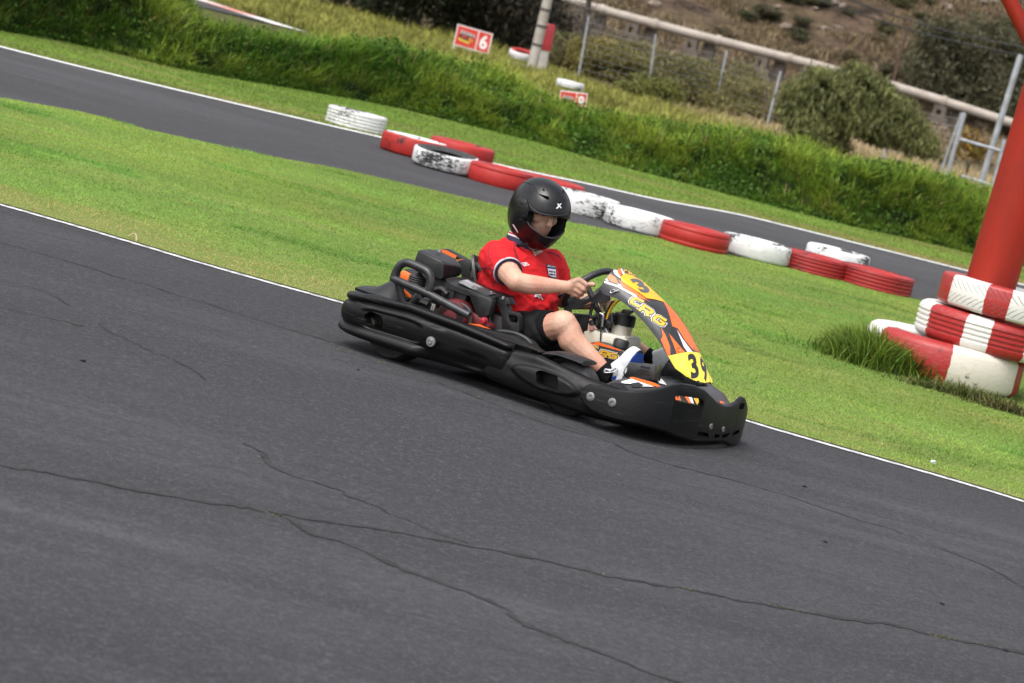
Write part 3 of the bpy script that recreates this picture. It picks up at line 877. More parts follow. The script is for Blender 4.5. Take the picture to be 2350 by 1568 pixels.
# ================================================================ pipeline, fence, gate, poles, wires
PIPE = M('pipe_paint', (.32, .278, .235), .65, c2=(.23, .195, .16), scale=1.2, lo=.4, hi=.7)
pp = [(1180, -36), (1300, 0), (1549, 68), (1882, 153), (2094, 211), (2323, 283), (2460, 322)]
pY = lambda px: np.interp(px, [1180, 2460], [187, 177])
pts = np.array([at(p, pY(p[0])) for p in pp]); pc = cat(pts, 40)
t = thing('pipeline', 'long beige overhead pipeline crossing below the stony hillside', 'pipeline', tuple(pts[3]))
off = -pts[3]
MB().tube(pc, .30, 16).build('pipe', PIPE, t, 40, off)
for p in [(1382, 24), (1672, 99), (1832, 140), (2176, 235), (1520, 60), (2010, 187)]:
    k = int(np.argmin([abs((p[0] - 1175) - FPX * ((q - CO) @ CR) / ((q - CO) @ FW)) for q in pc])); k = min(max(k, 1), len(pc) - 2)
    d = pc[k + 1] - pc[k - 1]; d /= np.linalg.norm(d)
    MB().tube([pc[k] - d * .16, pc[k] + d * .16], .365, 16).build('pipe_collar', PIPE, t, 40, off)
PIERM = M('pier_stone', (.125, .102, .082), .9, c2=(.07, .056, .046), scale=3, lo=.35, hi=.65, bumps=.5, bscale=8, bdist=.06)
pl = [(x, -1.1), (0, 0)]
mb = MB(); mb.prism([(-.85, 0, -2.3), (.85, 0, -2.3), (.62, 0, -1.15), (.42, 0, -.95), (.36, 0, -.30), (-.36, 0, -.30), (-.42, 0, -.95), (-.62, 0, -1.15)], (0, .7, 0))
holes = [MB().box((q, .3, z), (.30, 2, .36)).mesh() for q, z in ((-.02, -.75), (.05, -1.55))]
pier_me = cut(mb.mesh(), holes); pier_me.materials.clear(); pier_me.materials.append(PIERM)
mb = MB(); mb.prism([(-.5, 0, -2.3), (.5, 0, -2.3), (.34, 0, -.32), (-.34, 0, -.32)], (0, .5, 0)); cap = mb.mesh(); cap.materials.append(PIERM)
for q, (px, lab) in enumerate([(1338, 'stone pipe pier below the pipe just right of the thin dark pole'), (1462, 'stone pipe pier above the half hidden red sign'), (1603, 'stone pipe pier left of the fence post beside the round bush'), (1733, 'stone pipe pier with two dark openings left of the round bush'),
                               (1872, 'stone pipe pier mostly hidden behind the round bush'), (2172, 'stone pipe pier with dark openings between bush and gate posts')]):
    k = int(np.argmin([abs((px - 1175) - FPX * ((w_ - CO) @ CR) / ((w_ - CO) @ FW)) for w_ in pc])); c0 = pc[k]
    d = pc[min(k + 1, 39)] - pc[max(k - 1, 0)]
    t = thing('pipe_pier', lab, 'pier', tuple(c0), math.atan2(d[1], d[0]), 'stone piers under the pipeline')
    o = bpy.data.objects.new('pier_front', pier_me); COL.objects.link(o); o.parent = t; o.location = (0, -.75, 0); 
    o = bpy.data.objects.new('pier_back', cap); COL.objects.link(o); o.parent = t; o.location = (.95, .3, 0)
GALV = M('galvanised', (.36, .38, .40), .55, .35, c2=(.26, .27, .28), scale=3)
WOOD = M('old_wood', (.10, .055, .04), .9, c2=(.05, .03, .024), scale=6)
posts = [((1325.6, 190), (1351, 37.6), 95), ((1486, 232), (1505, 78.6), 93), ((1634, 280), (1668, 116), 90), ((1757, 300), (1792, 163.6), 86), ((2018, 386), (2069, 235), 79), ((2149, 420), (2207, 259), 76.5)]
ft = thing('wire_fence', 'wire fence of thin galvanised posts in dry grass before the hill', 'fence', (at(posts[2][0], 90)[0], 90, 0)); fo = -np.array(ft.location)
tops = []
for bq, tp, Y in posts:
    b_ = at(bq, Y); t_ = at(tp, Y); b_[2] = -.2; tops.append((b_, t_))
    MB().tube([b_, t_], .036, 8).build('fence_post', GALV, ft, 40, fo)
mb = MB()
for k in range(len(tops) - 1):
    for f in np.linspace(.16, .92, 9):
        mb.tube([tops[k][0] + (tops[k][1] - tops[k][0]) * f, tops[k + 1][0] + (tops[k + 1][1] - tops[k + 1][0]) * f], .0035 if k < 4 else .0055, 4)
mb.build('fence_wire', GALV, ft, None, fo)
gt = thing('gate', 'tall galvanised gate frame beside the red column', 'gate', (at((2200, 430), 77)[0], 77, 0)); go = -np.array(gt.location)
for bq, tp, Y, r in [((2162.5, 440), (2213.6, 259), 76, .062), ((2242.6, 445), (2343, 126), 78, .085), ((2275, 445), (2305.7, 320), 77, .055)]:
    b_ = at(bq, Y); t_ = at(tp, Y); b_[2] = -.2
    MB().tube([b_, t_], r, 8).build('gate_post', GALV, gt, 40, go)
for p0, p1 in [((2200, 319), (2298, 347)), ((2206, 404), (2272, 424))]:
    MB().tube([at(p0, 77), at(p1, 77)], .045, 8).build('gate_rail', GALV, gt, 40, go)
gr = thing('guard_rail', 'grey guard rail in the scrub right of the half hidden red sign', 'guard rail', (at((1530, 220), 104)[0], 104, 0)); ro = -np.array(gr.location)
for k, p in enumerate([((1490, 196), (1572, 219)), ((1490, 211), (1572, 234))]):
    a_, b_ = at(p[0], 104), at(p[1], 104); MB().box((a_ + b_) / 2, (abs(b_[0] - a_[0]), .06, .17)).build('rail_beam', GALV, gr, None, ro)
for p in (1500, 1530, 1560):
    q = at((p, 200 + .25 * (p - 1490)), 104.1); MB().box((q[0], 104.1, q[2] / 2 - .1), (.1, .08, q[2] + .25)).build('rail_post', GALV, gr, None, ro)
q = at((1559, 218), 103); q2 = at((1569.6, 157), 103)
tag(MB().tube([(q[0], 103, -.2), q2], .06, 8).build('metal_post', GALV), 'short grey metal post beside the guard rail', 'post')
b_ = at((1335, 100), 128); t_ = at((1356, -20), 128); b_[2] = float(hill(b_[0], 128)) - .2
tag(MB().tube([b_, t_], [.15, .12], 8).build('wooden_pole', M('dark_wood', (.03, .025, .02), .9)), 'thin dark wooden pole standing before the pipeline at the top', 'pole')
b_ = at((2050, 190), 186); t_ = at((2083, 60), 186); b_[2] = float(hill(b_[0], 186)) - .4
tag(MB().tube([b_, t_], [.13, .10], 8).build('wooden_pole', WOOD), 'reddish brown leaning wooden pole on the slope above the bush', 'pole')
CABLE = M('cable', (.02, .02, .022), .6)
for p0, p1, lab in [((1949, 0), (2350, 109), 'upper black overhead cable crossing the hillside'), ((1876, 0), (2343, 128), 'lower black overhead cable running to the tall gate post')]:
    a_ = at(p0, 78); b_ = at(p1, 78); d = b_ - a_
    pts_ = [a_ - d * .5 + np.array([0, 0, .15])] + [a_ + d * f - np.array([0, 0, .12 * math.sin(math.pi * f)]) for f in np.linspace(0, 1, 9)] + ([b_ + d * .5] if 'upper' in lab else [])
    tag(MB().tube(pts_, .020, 6).build('overhead_cable', CABLE), lab, 'cable', 'overhead cables')

# concrete pole, red and white post
CONC = M('pole_concrete', (.36, .34, .30), .85, c2=(.24, .20, .16), scale=2, lo=.4, hi=.7)
b_ = at((1216, 175), 86); t_ = at((1262, -20), 86); ctop = b_ + (t_ - b_) * 4.2; b_[2] = -.3
t = thing('concrete_pole', 'pale round concrete pole with dark straps beside a red and white post', 'pole', (b_[0], 86, 0)); po = -np.array(t.location)
MB().tube([b_, ctop], [.16, .12], 14).build('shaft', CONC, t, 40, po)
for f in (.155, .42, .62, .80):
    c = b_ + (t_ - b_) * f; MB().tube([c - (0, 0, .035), c + (0, 0, .035)], .175, 14).build('strap', M('strap', (.07, .06, .05), .7), t, 40, po)
b_ = at((1238, 178), 86.6); t_ = at((1262, 55), 86.6); b_[2] = -.2; mid = b_ + (t_ - b_) * .55
t = thing('marker_post', 'fat round post painted red above and white below', 'post', (b_[0], 86.6, 0)); po = -np.array(t.location)
dr = (t_ - b_) / np.linalg.norm(t_ - b_)
MB().tube([b_, mid], .155, 16).build('white_base', M('post_white', (.62, .58, .52), .6, c2=(.5, .46, .4), scale=4), t, 40, po)
MB().tube([mid, t_ - dr * .05, t_ - dr * .01, t_], [.185, .185, .16, .10], 16).build('red_top', M('post_red', (.46, .025, .03), .45, c2=(.36, .02, .025), scale=4), t, 40, po)

# ================================================================ number signs
RED = M('sign_red', (.55, .035, .02), .5, c2=(.46, .028, .018), scale=3)
SWH = M('sign_white', (.70, .68, .66), .5, c2=(.6, .58, .55), scale=3)
SBK = M('sign_black', (.03, .025, .025), .5); SYE = M('sign_yellow', (.60, .45, .04), .5); SOR = M('sign_orange', (.62, .16, .02), .5); SGR = M('sign_grey', (.38, .36, .35), .5)


def text2d(s, off=0.0, res=4):
    cu = bpy.data.curves.new('t', 'FONT'); cu.body = s; cu.offset = off; cu.resolution_u = res; cu.fill_mode = 'BOTH'
    o = bpy.data.objects.new('t', cu); COL.objects.link(o)
    dg = bpy.context.evaluated_depsgraph_get(); dg.update()
    me = bpy.data.meshes.new_from_object(o.evaluated_get(dg), depsgraph=dg)
    V = np.array([v.co[:2] for v in me.vertices]); F = [tuple(p.vertices) for p in me.polygons]
    bpy.data.objects.remove(o); bpy.data.meshes.remove(me)
    lo, hi = V.min(0), V.max(0)
    return (V - lo) / (hi - lo), F, (hi - lo)


def sign(label, digit, tl, tr, br, bl, Y, base):
    c = [at(p, Y) for p in (tl, tr, br, bl)]
    ax = (c[1] - c[0] + c[2] - c[3]) / 2; ay = (c[0] - c[3] + c[1] - c[2]) / 2; o0 = c[3]
    W_ = np.linalg.norm(ax); H_ = np.linalg.norm(ay); ux = ax / W_; uy = ay / H_; nz = np.cross(ux, uy)
    t = thing('number_sign', label, 'sign', (float(sum(q[0] for q in c) / 4), Y, 0), 0, 'red number signs')
    po = -np.array(t.location); Pq = lambda u, v, d=0: o0 + ux * (u * W_) + uy * (v * H_) + nz * d
    MB().prism([Pq(0, 0), Pq(1, 0), Pq(1, 1), Pq(0, 1)], -nz * .04).build('board', SWH, t, None, po)
    def flat(name, poly, d, mat_, par=t):
        return link(name, mesh([Pq(u, v, d) for u, v in poly], [tuple(range(len(poly)))]), mat_, par, None, po)
    flat('picture_panel', [(.03, .05), (.60, .05), (.60, .95), (.03, .95)], .004, RED); flat('number_panel', [(.63, .05), (.97, .05), (.97, .95), (.63, .95)], .004, RED)
    V, F, _ = text2d(digit, .035)
    link('digit', mesh([Pq(.69 + .22 * u, .16 + .68 * v, .008) for u, v in V], F), SWH, t, None, po)
    mb = MB()
    def poly(pl, m_, d):
        mb.cur = m_; mb.add([Pq(u, v, d) for u, v in pl], [tuple(range(len(pl)))])
    poly([(.09, .46), (.14, .62), (.25, .70), (.42, .66), (.55, .50), (.56, .36), (.44, .26), (.2, .30)], 0, .007)
    poly([(.09, .30), (.40, .22), (.44, .31), (.12, .40)], 2, .010)
    for k in range(5):
        u = .12 + k * .085; poly([(u, .62), (u + .06, .60 - k * .01), (u + .075, .78 - k * .02), (u + .02, .82 - k * .02)], 3, .010)
    poly([(.36, .42), (.40, .56), (.48, .50), (.55, .44), (.50, .32), (.42, .30)], 4, .012); poly([(.16, .45), (.2, .56), (.32, .55), (.33, .45)], 1, .012)
    link('picture', mb.mesh(), [SBK, RED, SYE, SGR, SOR], t, None, po)
    for u in base:
        q = Pq(u, .1, -.06); MB().box((q[0], q[1] + .02, q[2] / 2 - .1), (.085, .05, q[2] + .2)).build('sign_leg', SWH, t, None, po)
    return t


sign('red sign with a large white 6 standing on the grassy rise', '6', N7(375, 285), N7(800, 400), N7(735, 645), N7(330, 525), 86, (.03, .40, .50))
sign('smaller red sign half sunk in the long grass below a white tyre', '9', N7(1592, 1060), N7(1912, 1100), N7(1880, 1325), N7(1560, 1285), 57, (.2, .72))
# ================================================================ tyres
def tyre_mesh(Dm, W, hole=.58, grooves=(.28, -.28), gd=.002, square=.75, mats=(), topmat=0, seg=72, lugs=0):
    Rr = Dm / 2; h = W / 2; ri = Rr * hole
    sh = h * square
    prof = [(ri, -h * .62), (ri + .02, -h * .80), (Rr * .80, -h), (Rr - h * .30, -h * .97), (Rr - h * .10, -h * (square + .12)), (Rr, -sh * .92)]
    for g in sorted(grooves):
        z = g * h / .5 * .5 * 2 if False else g * W
        prof += [(Rr + .002, z - .011), (Rr - gd, z - .006), (Rr - gd, z + .006), (Rr + .002, z + .011)]
    prof += [(Rr, sh * .92), (Rr - h * .10, h * (square + .12)), (Rr - h * .30, h * .97), (Rr * .80, h), (ri + .02, h * .80), (ri, h * .62),
             (ri + .035, h * .55), (Rr - .05, h * .60), (Rr - .035, 0), (Rr - .05, -h * .60), (ri + .035, -h * .55)]
    nk = len(prof); mb = MB(); mb.lathe(prof, seg, closed=True)
    me = mb.mesh('tyre')
    for m_ in mats: me.materials.append(m_)
    for p in me.polygons:
        c = p.center; r = math.hypot(c.x, c.y)
        inner = abs(c.z) < h * .64 and r < Rr - .03 and p.normal.dot(Vector((c.x, c.y, 0))) < 0
        if inner: p.material_index = 1
        elif r < Rr - h * .22 and c.z > 0: p.material_index = 2
        else: p.material_index = 0
        p.use_smooth = True
    if lugs:
        for v in me.vertices:
            r = math.hypot(v.co.x, v.co.y); a = math.atan2(v.co.y, v.co.x)
            if r > Rr - .03 and abs(v.co.z) > h * .55:
                k = 1 - .012 * max(0, math.sin(a * lugs)); v.co.x *= k; v.co.y *= k
    me.set_sharp_from_angle(angle=R(50))
    return me


RUB = M('rubber', (.018, .018, .019), .75, c2=(.035, .034, .033), scale=20)
TW = paint_mat('tyre_white', (.62, .62, .61), .592, soft=.07); TW2 = paint_mat('tyre_white_worn', (.58, .58, .57), .555, soft=.10)
TR = paint_mat('tyre_red', (.34, .021, .017), .69); TR2 = paint_mat('tyre_red_worn', (.27, .018, .018), .59, soft=.12)


def tyre(label, px, Dm, W, mats, back=0.0, rz=0.0, tilt=(0, 0), z0=.006, group='painted tyres along the far track', loc=None, **kw):
    if loc is None:
        g = gnd(px); d = g[:2] / np.linalg.norm(g[:2]); loc = g[:2] + d * (Dm / 2 + back)
    me = tyre_mesh(Dm, W, mats=mats, **kw)
    o = bpy.data.objects.new('tyre', me); COL.objects.link(o)
    sag = Dm / 2 * (abs(math.sin(tilt[0])) + abs(math.sin(tilt[1])))
    o.location = (loc[0], loc[1], z0 + W / 2 + sag); o.rotation_euler = (tilt[0], tilt[1], rz)
    return tag(o, label, 'tyre', group)


tyre('white tyre with black scuffs at the left end of the tyre row', (812, 299), .68, .185, (TW2, RUB, TW2), square=.93, rz=.4, grooves=(.3, .1, -.1, -.3), gd=.002)
tyre('red tyre with a white painted upper rim behind the black topped white tyre', (944, 364), .70, .20, (TR, RUB, TW), square=.80, rz=1.0, grooves=())
tyre('red tyre lying farthest back behind the black topped white tyre', (1052, 376), .72, .19, (TR, RUB, TR), back=.34, rz=.2, grooves=())
tyre('white tyre with a bare black upper sidewall tilted against two red tyres', (1014, 397), .66, .165, (TW, RUB, RUB), square=.75, rz=0.0, tilt=(R(4.5), R(-1)), grooves=(), hole=.50)
tyre('plain red tyre between the black topped white tyre and the helmet', (1144, 432), .67, .185, (TR, RUB, TR), rz=1.2, grooves=(.28,), square=.85)
tyre('red tyre mostly hidden behind the black helmet', (1258, 459), .67, .185, (TR, RUB, TR), rz=3.0, grooves=())
tyre('white tyre just right of the black helmet', (1330, 496), .70, .19, (TW, RUB, TW), back=.06, rz=.7, square=.85, grooves=())
tyre('white tyre with lugged lower shoulder left of a single red tyre', (1461, 536), .68, .185, (TW, RUB, TW), rz=2.2, lugs=44, grooves=())
tyre('single red tyre between two white tyres right of the helmet', (1587, 572), .66, .185, (TR, RUB, TR), rz=.1, square=.85, grooves=(.30, -.25))
tyre('white tyre left of the two angular red tyres', (1728, 600), .68, .185, (TW, RUB, TW), rz=4.0, lugs=40, grooves=())
tyre('dark scuffed angular red tyre left of the last red tyre', (1860, 633), .68, .16, (TR2, RUB, TR), square=.97, rz=.9, back=.12, grooves=(.33, .12, -.1, -.3))
tyre('white tyre half hidden behind the two angular red tyres', (1912, 627), .66, .19, (TW, RUB, TW), back=.55, rz=5.0, grooves=())
tyre('angular red tyre with white chips at the right end of the tyre row', (2003, 668), .72, .165, (TR2, RUB, TR), square=.97, rz=1.9, grooves=(.33, .12, -.1, -.3))

# the stack round the gantry column
RD = (.31, .014, .014); WT = (.62, .60, .57)
col0 = at((2216, 838), 19.45); CX0 = float(col0[0]); CY0 = 19.45
s1 = gnd((2188, 888)); s1c = (float(at((2170, 800), 19.45)[0]), 19.45)
S1M = sector_mat('stack_paint_low', [-63, -3.4, 57], [WT, RD, (.60, .55, .47), RD], wear=.66)
S2M = sector_mat('stack_paint_mid', [-66, -28.5, -8, 22, 45], [WT, RD, WT, RD, WT, RD])
S3M = sector_mat('stack_paint_top', [-66, -28, -7, 25, 50], [RD, WT, RD, WT, RD, WT], chevron=True)
tyre('big lowest tyre of the red and white stack with long grass against it', None, 1.10, .28, (S1M, RUB, S1M), loc=s1c, group='red and white tyres stacked round the red column', grooves=(), square=.70, hole=.55, seg=96)
tyre('middle red and white tyre of the stack with grooves round its tread', None, 1.0, .24, (S2M, RUB, S2M), loc=(float(at((2270, 760), 19.45)[0]), 19.47), z0=.27, group='red and white tyres stacked round the red column', grooves=(.22, .08, -.06, -.20), gd=.007, square=.72, hole=.58, seg=96, tilt=(0, R(-.3)))
tyre('topmost red and white tyre of the stack with a chevron tread', None, .92, .215, (S3M, RUB, S3M), loc=(float(at((2310, 690), 19.4)[0]), 19.42), z0=.505, group='red and white tyres stacked round the red column', grooves=(), square=.80, hole=.60, seg=96, tilt=(R(-1), R(.5)))
# gantry: column with a brace and the crossbeam it carries
CRED = M('gantry_red', (.28, .016, .006), .55, spec=.25, c2=(.19, .016, .009), scale=4, lo=.38, hi=.75, stretch=(1.6, 1.6, .35), bumps=.10, bscale=24, bdist=.01, detail=9, rvar=.2)
q = at((2272, 638), 19.45); gt2 = thing('gantry_column', 'thick red round gantry column rising out of the tyre stack', 'column', (float(q[0]), 19.45, 0)); po = -np.array(gt2.location)
base_ = np.array([q[0], 19.45, 0.0]); top_ = base_ + np.array([.10, 0, 4.6])
MB().tube(list(np.linspace(base_, top_, 9)), .172, 40).build('shaft', CRED, gt2, 40, po)
bt = at((2312, -8), 19.4); bb_ = at((2362, 92), 19.4); dd = bb_ - bt
MB().tube([bb_ + dd * .35, bt - dd * 2.2], .052, 16).build('brace', CRED, gt2, 40, po)
e = bt - dd * 2.2
MB().tube([np.array([e[0] - 5, e[1], e[2]]), np.array([top_[0] + .2, top_[1], e[2]])], .12, 20).build('crossbeam', CRED, gt2, 40, po)

# long grass clump and weeds at the foot of the stack
def clump(name, label, cpx, n, sx, sy, L0, L1, cols, cat_='grass clump', kind=None, zoff=0.0):
    g = gnd(cpx); x = g[0] + rng.normal(0, sx, n); y = g[1] + rng.normal(0, sy, n)
    t = rng.uniform(0, 1, n)[:, None]; c = (np.array([cols[0]]) * (1 - t) + np.array([cols[1]]) * t) * rng.uniform(.6, 1.35, (n, 1))
    fall = np.exp(-((x - g[0]) / (1.6 * sx)) ** 2)
    me = blades(name, np.stack([x - g[0], y - g[1], np.full(n, .0)], 1), rng.uniform(L0, L1, n) * (.55 + .55 * fall), rng.uniform(.006, .012, n), rng.uniform(.25, 1.15, n), c, BLADE, 3, 1.4)
    o = bpy.data.objects.new(name, me); COL.objects.link(o); o.location = (g[0], g[1], .006)
    if 'weed' in name: return tag(o, kind='stuff')
    return tag(o, label, cat_, None, kind)


GRC = [(.040, .100, .011), (.16, .205, .030)]
clump('grass_clump', 'tall dark green grass clump at the left foot of the tyre stack', (2000, 838), 5200, .14, .18, .15, .34, GRC)
clump('grass_clump', 'smaller grass tuft on the left outer edge of the tall clump', (1935, 812), 420, .07, .10, .10, .26, [(.05, .10, .012), (.16, .15, .03)])
clump('grass_clump', 'grass growing up against the red part of the lowest stack tyre', (2100, 868), 900, .13, .07, .10, .25, GRC)
clump('weed_patch', 'low dark straggly weeds along the foot of the lowest stack tyre', (2200, 912), 700, .22, .05, .05, .14, [(.034, .062, .014), (.13, .125, .04)], 'weeds')
clump('weed_patch', 'brown straggly weeds at the right edge below the white stack tyre', (2320, 950), 450, .16, .06, .05, .13, [(.04, .055, .016), (.14, .12, .045)], 'weeds')

# litter and small things
bm = bmesh.new(); bmesh.ops.create_icosphere(bm, subdivisions=3, radius=.016)
for v in bm.verts: v.co *= .6 + .9 * abs(noise.noise(v.co * 70)); v.co.z *= .7
me = bpy.data.meshes.new('paper'); bm.to_mesh(me); bm.free(); me.materials.append(M('paper', (.75, .75, .74), .8))
o = bpy.data.objects.new('crumpled_paper', me); COL.objects.link(o); g = gnd((2138, 1073)); o.location = (g[0], g[1], .03); tag(o, 'small crumpled white paper on the lawn edge at right', 'litter')
tw = [gnd((292, 551)), gnd((303, 553)), gnd((309, 558)), gnd((311, 562))]
for k, q in enumerate(tw): q[2] = .02 + (.02 if k in (1, 2) else 0)
tag(MB().tube(cat(tw, 10), .005, 6).build('twig', M('twig', (.35, .28, .16), .9)), 'bent pale twig lying on the dry lawn edge at left', 'twig')
RUBB = M('rubber_crumb', (.01, .01, .011), .9)
for p, s, lab in [((1846, 1121), .012, 'black rubber crumb on the asphalt nearest the lawn at right'), ((1892, 1248), .011, 'black rubber crumb on the asphalt right of centre'), ((2160, 1391), .011, 'black rubber crumb left of the bottom right corner'), ((2306, 1498), .013, 'black rubber crumb nearest the bottom right corner'), ((190, 834), .013, 'black rubber crumb on the asphalt at far left'), ((822, 853), .010, 'black rubber crumb behind the kart near the crack')]:
    bm = bmesh.new(); bmesh.ops.create_icosphere(bm, subdivisions=2, radius=s)
    for v in bm.verts: v.co *= .7 + .6 * noise.noise(v.co * 90 + Vector((p[0], 0, 0))); v.co.z *= .5; v.co.x *= 1.3
    me = bpy.data.meshes.new('rubber_crumb'); bm.to_mesh(me); bm.free(); me.materials.append(RUBB)
    o = bpy.data.objects.new('rubber_crumb', me); COL.objects.link(o); g = gnd(p); o.location = (g[0], g[1], .006 + s * .35); tag(o, lab, 'rubber crumb', 'rubber crumbs on the asphalt')
# white tyres far behind
def far_tyre(label, p, Y, Dm, W, mats, grp, z=None, **kw):
    q = at(p, Y); o = tyre(label, None, Dm, W, mats, loc=(float(q[0]), Y), z0=float(q[2]) - W / 2 if z is None else z, group=grp, **kw); return o
far_tyre('lower white tyre of the little stack beside the concrete pole', N7(1085, 775), 88, .78, .19, (TW, RUB, TW), 'white tyres stacked beside the concrete pole')
far_tyre('upper white tyre with a red top beside the concrete pole', N7(1130, 668), 88, .80, .22, (TW, RUB, TR), 'white tyres stacked beside the concrete pole', tilt=(R(11), 0))
far_tyre('white tyre perched above the half hidden red sign', N7(1705, 995), 62, .62, .16, (TW, RUB, TW), None)
# ================================================================ the kart (kart coordinates: x forward, y to the driver's left, z up; near side is y < 0)
def Q(x, y): return (1176.1 + x * .1587, 550.8 + y * .1587)


KOFF = np.array([.9, 0, 0])
kart = thing('go_kart', 'black racing kart with an orange, black and yellow front panel numbered 39', 'go-kart', tuple(KO - KF * .9), -KPHI)
PL = M('kart_plastic', (.0040, .0040, .0045), .46, spec=.24, c2=(.012, .0115, .0115), scale=7, lo=.5, hi=.8, stretch=(1, 1, 5), bumps=.12, bscale=60, bdist=.004, rvar=.18, detail=7)
PL2 = M('kart_plastic_worn', (.0040, .0040, .0044), .42, c2=(.050, .048, .045), scale=9, lo=.60, hi=.84, spec=.23, stretch=(.6, .6, 7), bumps=.2, bscale=50, bdist=.004, rvar=.2, detail=9)
PLD = M('dark_plastic', (.012, .012, .013), .55, c2=(.025, .025, .026), scale=10)
PLG = M('grey_plastic', (.0090, .0092, .0102), .48, spec=.4, c2=(.018, .018, .019), scale=14, bumps=.1, bscale=200)
STEEL = M('steel', (.45, .45, .46), .35, .9, c2=(.25, .25, .25), scale=40)
BLKM = M('black_metal', (.014, .014, .015), .38, c2=(.028, .028, .03), scale=30)
ORG = M('kart_orange', (.74, .135, .018), .4, c2=(.62, .10, .015), scale=10, lo=.5, hi=.8)
YEL = M('kart_yellow', (.80, .42, .015), .4, c2=(.72, .36, .012), scale=10); YEL2 = M('number_yellow', (.82, .66, .07), .45, c2=(.74, .57, .05), scale=14)
WHT = M('decal_white', (.74, .74, .74), .4, c2=(.62, .62, .62), scale=14); DBK = M('decal_black', (.016, .016, .018), .45); DGY = M('decal_grey', (.085, .085, .095), .4)
GOLD2 = M('decal_gold_bright', (.74, .42, .02), .4, c2=(.66, .36, .015), scale=30); GOLD = M('decal_gold', (.62, .36, .03), .4, c2=(.5, .28, .02), scale=30)
ENGR = M('engine_red', (.125, .010, .014), .5, c2=(.07, .008, .010), scale=18); ENGD = M('engine_metal', (.022, .020, .019), .5, .3, c2=(.010, .009, .009), scale=30, bumps=.15, bscale=60, bdist=.004)
TYB = M('kart_tyre', (.014, .014, .015), .7, c2=(.03, .03, .031), scale=25, bumps=.2, bscale=120)
TANK = M('tank_plastic', (.66, .63, .54), .45, c2=(.52, .47, .36), scale=12, sss=.25)
BEIGE = M('beige_alloy', (.34, .29, .19), .5, .3, c2=(.20, .17, .11), scale=25)
GRIME = M('exhaust', (.10, .055, .04), .7, .3)


def kb(mb, name, mats, parent=None, smooth=35):
    return mb.build(name, mats, parent or kart, smooth, KOFF if True else None)


def sst(a, b, x):
    t = np.clip((x - a) / (b - a), 0, 1); return t * t * (3 - 2 * t)


def rrect(x, z, x0, x1, z0, z1, r, soft):
    """1 inside a rounded rectangle, smooth to 0 outside"""
    cx, cz, hx, hz = (x0 + x1) / 2, (z0 + z1) / 2, (x1 - x0) / 2 - r, (z1 - z0) / 2 - r
    dx = max(abs(x - cx) - hx, 0); dz = max(abs(z - cz) - hz, 0)
    return 1 - float(sst(-soft, soft, math.hypot(dx, dz) - r))


# ---- rear bumper: one rotomoulded piece wrapping from side to side
PROF = [(-.07, .92), (-.05, .955), (-.028, 1.0), (0, .99), (.013, .95), (.015, .89), (.008, .84), (.000, .815), (.006, .785), (.017, .73), (.023, .64), (.025, .55), (.022, .43), (.015, .33), (.008, .28), (.003, .255), (.011, .225), (.019, .17), (.021, .10), (.010, .035), (-.02, 0), (-.07, .0)]
P2 = [(-.07, .92), (-.05, .955), (-.028, 1.0), (0, .99), (.013, .95), (.015, .89), (.006, .835), (-.008, .81), (.002, .785), (.010, .73), (.012, .64), (.011, .55), (.009, .43), (.004, .325), (-.002, .275), (-.006, .25), (-.011, .225), (-.018, .17), (-.026, .10), (-.038, .035), (-.055, 0), (-.07, .0)]
pa, pb = cat(PROF, 74), cat(P2, 74)
xw, yw, rc = -1.792, .605, .19
st = []
for x in np.arange(-.835, xw + rc, -.008): st.append((x, -yw, 0, -1, x))
for a in np.linspace(0, math.pi / 2, 26)[1:]: st.append((xw + rc - rc * math.sin(a), -yw + rc - rc * math.cos(a), -math.sin(a), -math.cos(a), xw + rc - rc * a))
for y in np.linspace(-yw + rc, 0, 20)[1:]: st.append((xw, y, -1, 0, -9))
st = st + [(x, -y, nx_, -ny_, s if s == -9 else s) for x, y, nx_, ny_, s in reversed(st[:-1])]
ztop = lambda x: np.interp(x, [-1.76, -1.6, -1.39, -1.117, -.82], [.258, .285, .300, .287, .258]); zbot = lambda x: np.interp(x, [-1.76, -1.59, -1.28, -.9], [.072, .068, .066, .08])
rings = []
for k, (x, y, nx_, ny_, s) in enumerate(st):
    w_ = float(sst(-1.33, -1.22, x)) if s > -8 else 0; ring = []
    end = min(k, len(st) - 1 - k)
    for (o1, t1), (o2, t2) in zip(pa, pb):
        o_ = o1 * (1 - w_) + o2 * w_; t_ = t1 * (1 - w_) + t2 * w_; z = zbot(x) + t_ * (ztop(x) - zbot(x))
        if o_ > -.04 and s > -8:
            o_ -= .013 * rrect(s, t_, -1.610, -1.300, .28, .68, .055, .020)
            o_ += .010 * rrect(s, t_, -1.265, -1.19, .42, .72, .03, .03)
            o_ -= .013 * rrect(s, t_, -1.06, -.95, .10, .45, .05, .05)
        if end < 4 and o_ > -.06: o_ -= (4 - end) ** 2 * .0012
        ring.append((x + nx_ * o_, y + ny_ * o_, z))
    rings.append(ring)
def rprism(pts, y0, y1, r=.012):
    """rounded-outline cutter along y through photo points on the plane y0"""
    P_ = [K(p, y0) for p in pts]; c_ = sum(P_) / len(P_); out = []
    xs_ = [q[0] for q in P_]; zs_ = [q[2] for q in P_]
    n_ = len(P_)
    for i in range(n_):
        a, b_, d = P_[i - 1], P_[i], P_[(i + 1) % n_]
        e0 = b_ + (a - b_) / np.linalg.norm(a - b_) * r; e1 = b_ + (d - b_) / np.linalg.norm(d - b_) * r
        for u in (0, .33, .67, 1): out.append(e0 * (1 - u) ** 2 + b_ * 2 * u * (1 - u) + e1 * u * u)
    return MB().prism(out, (0, y1 - y0, 0)).mesh()


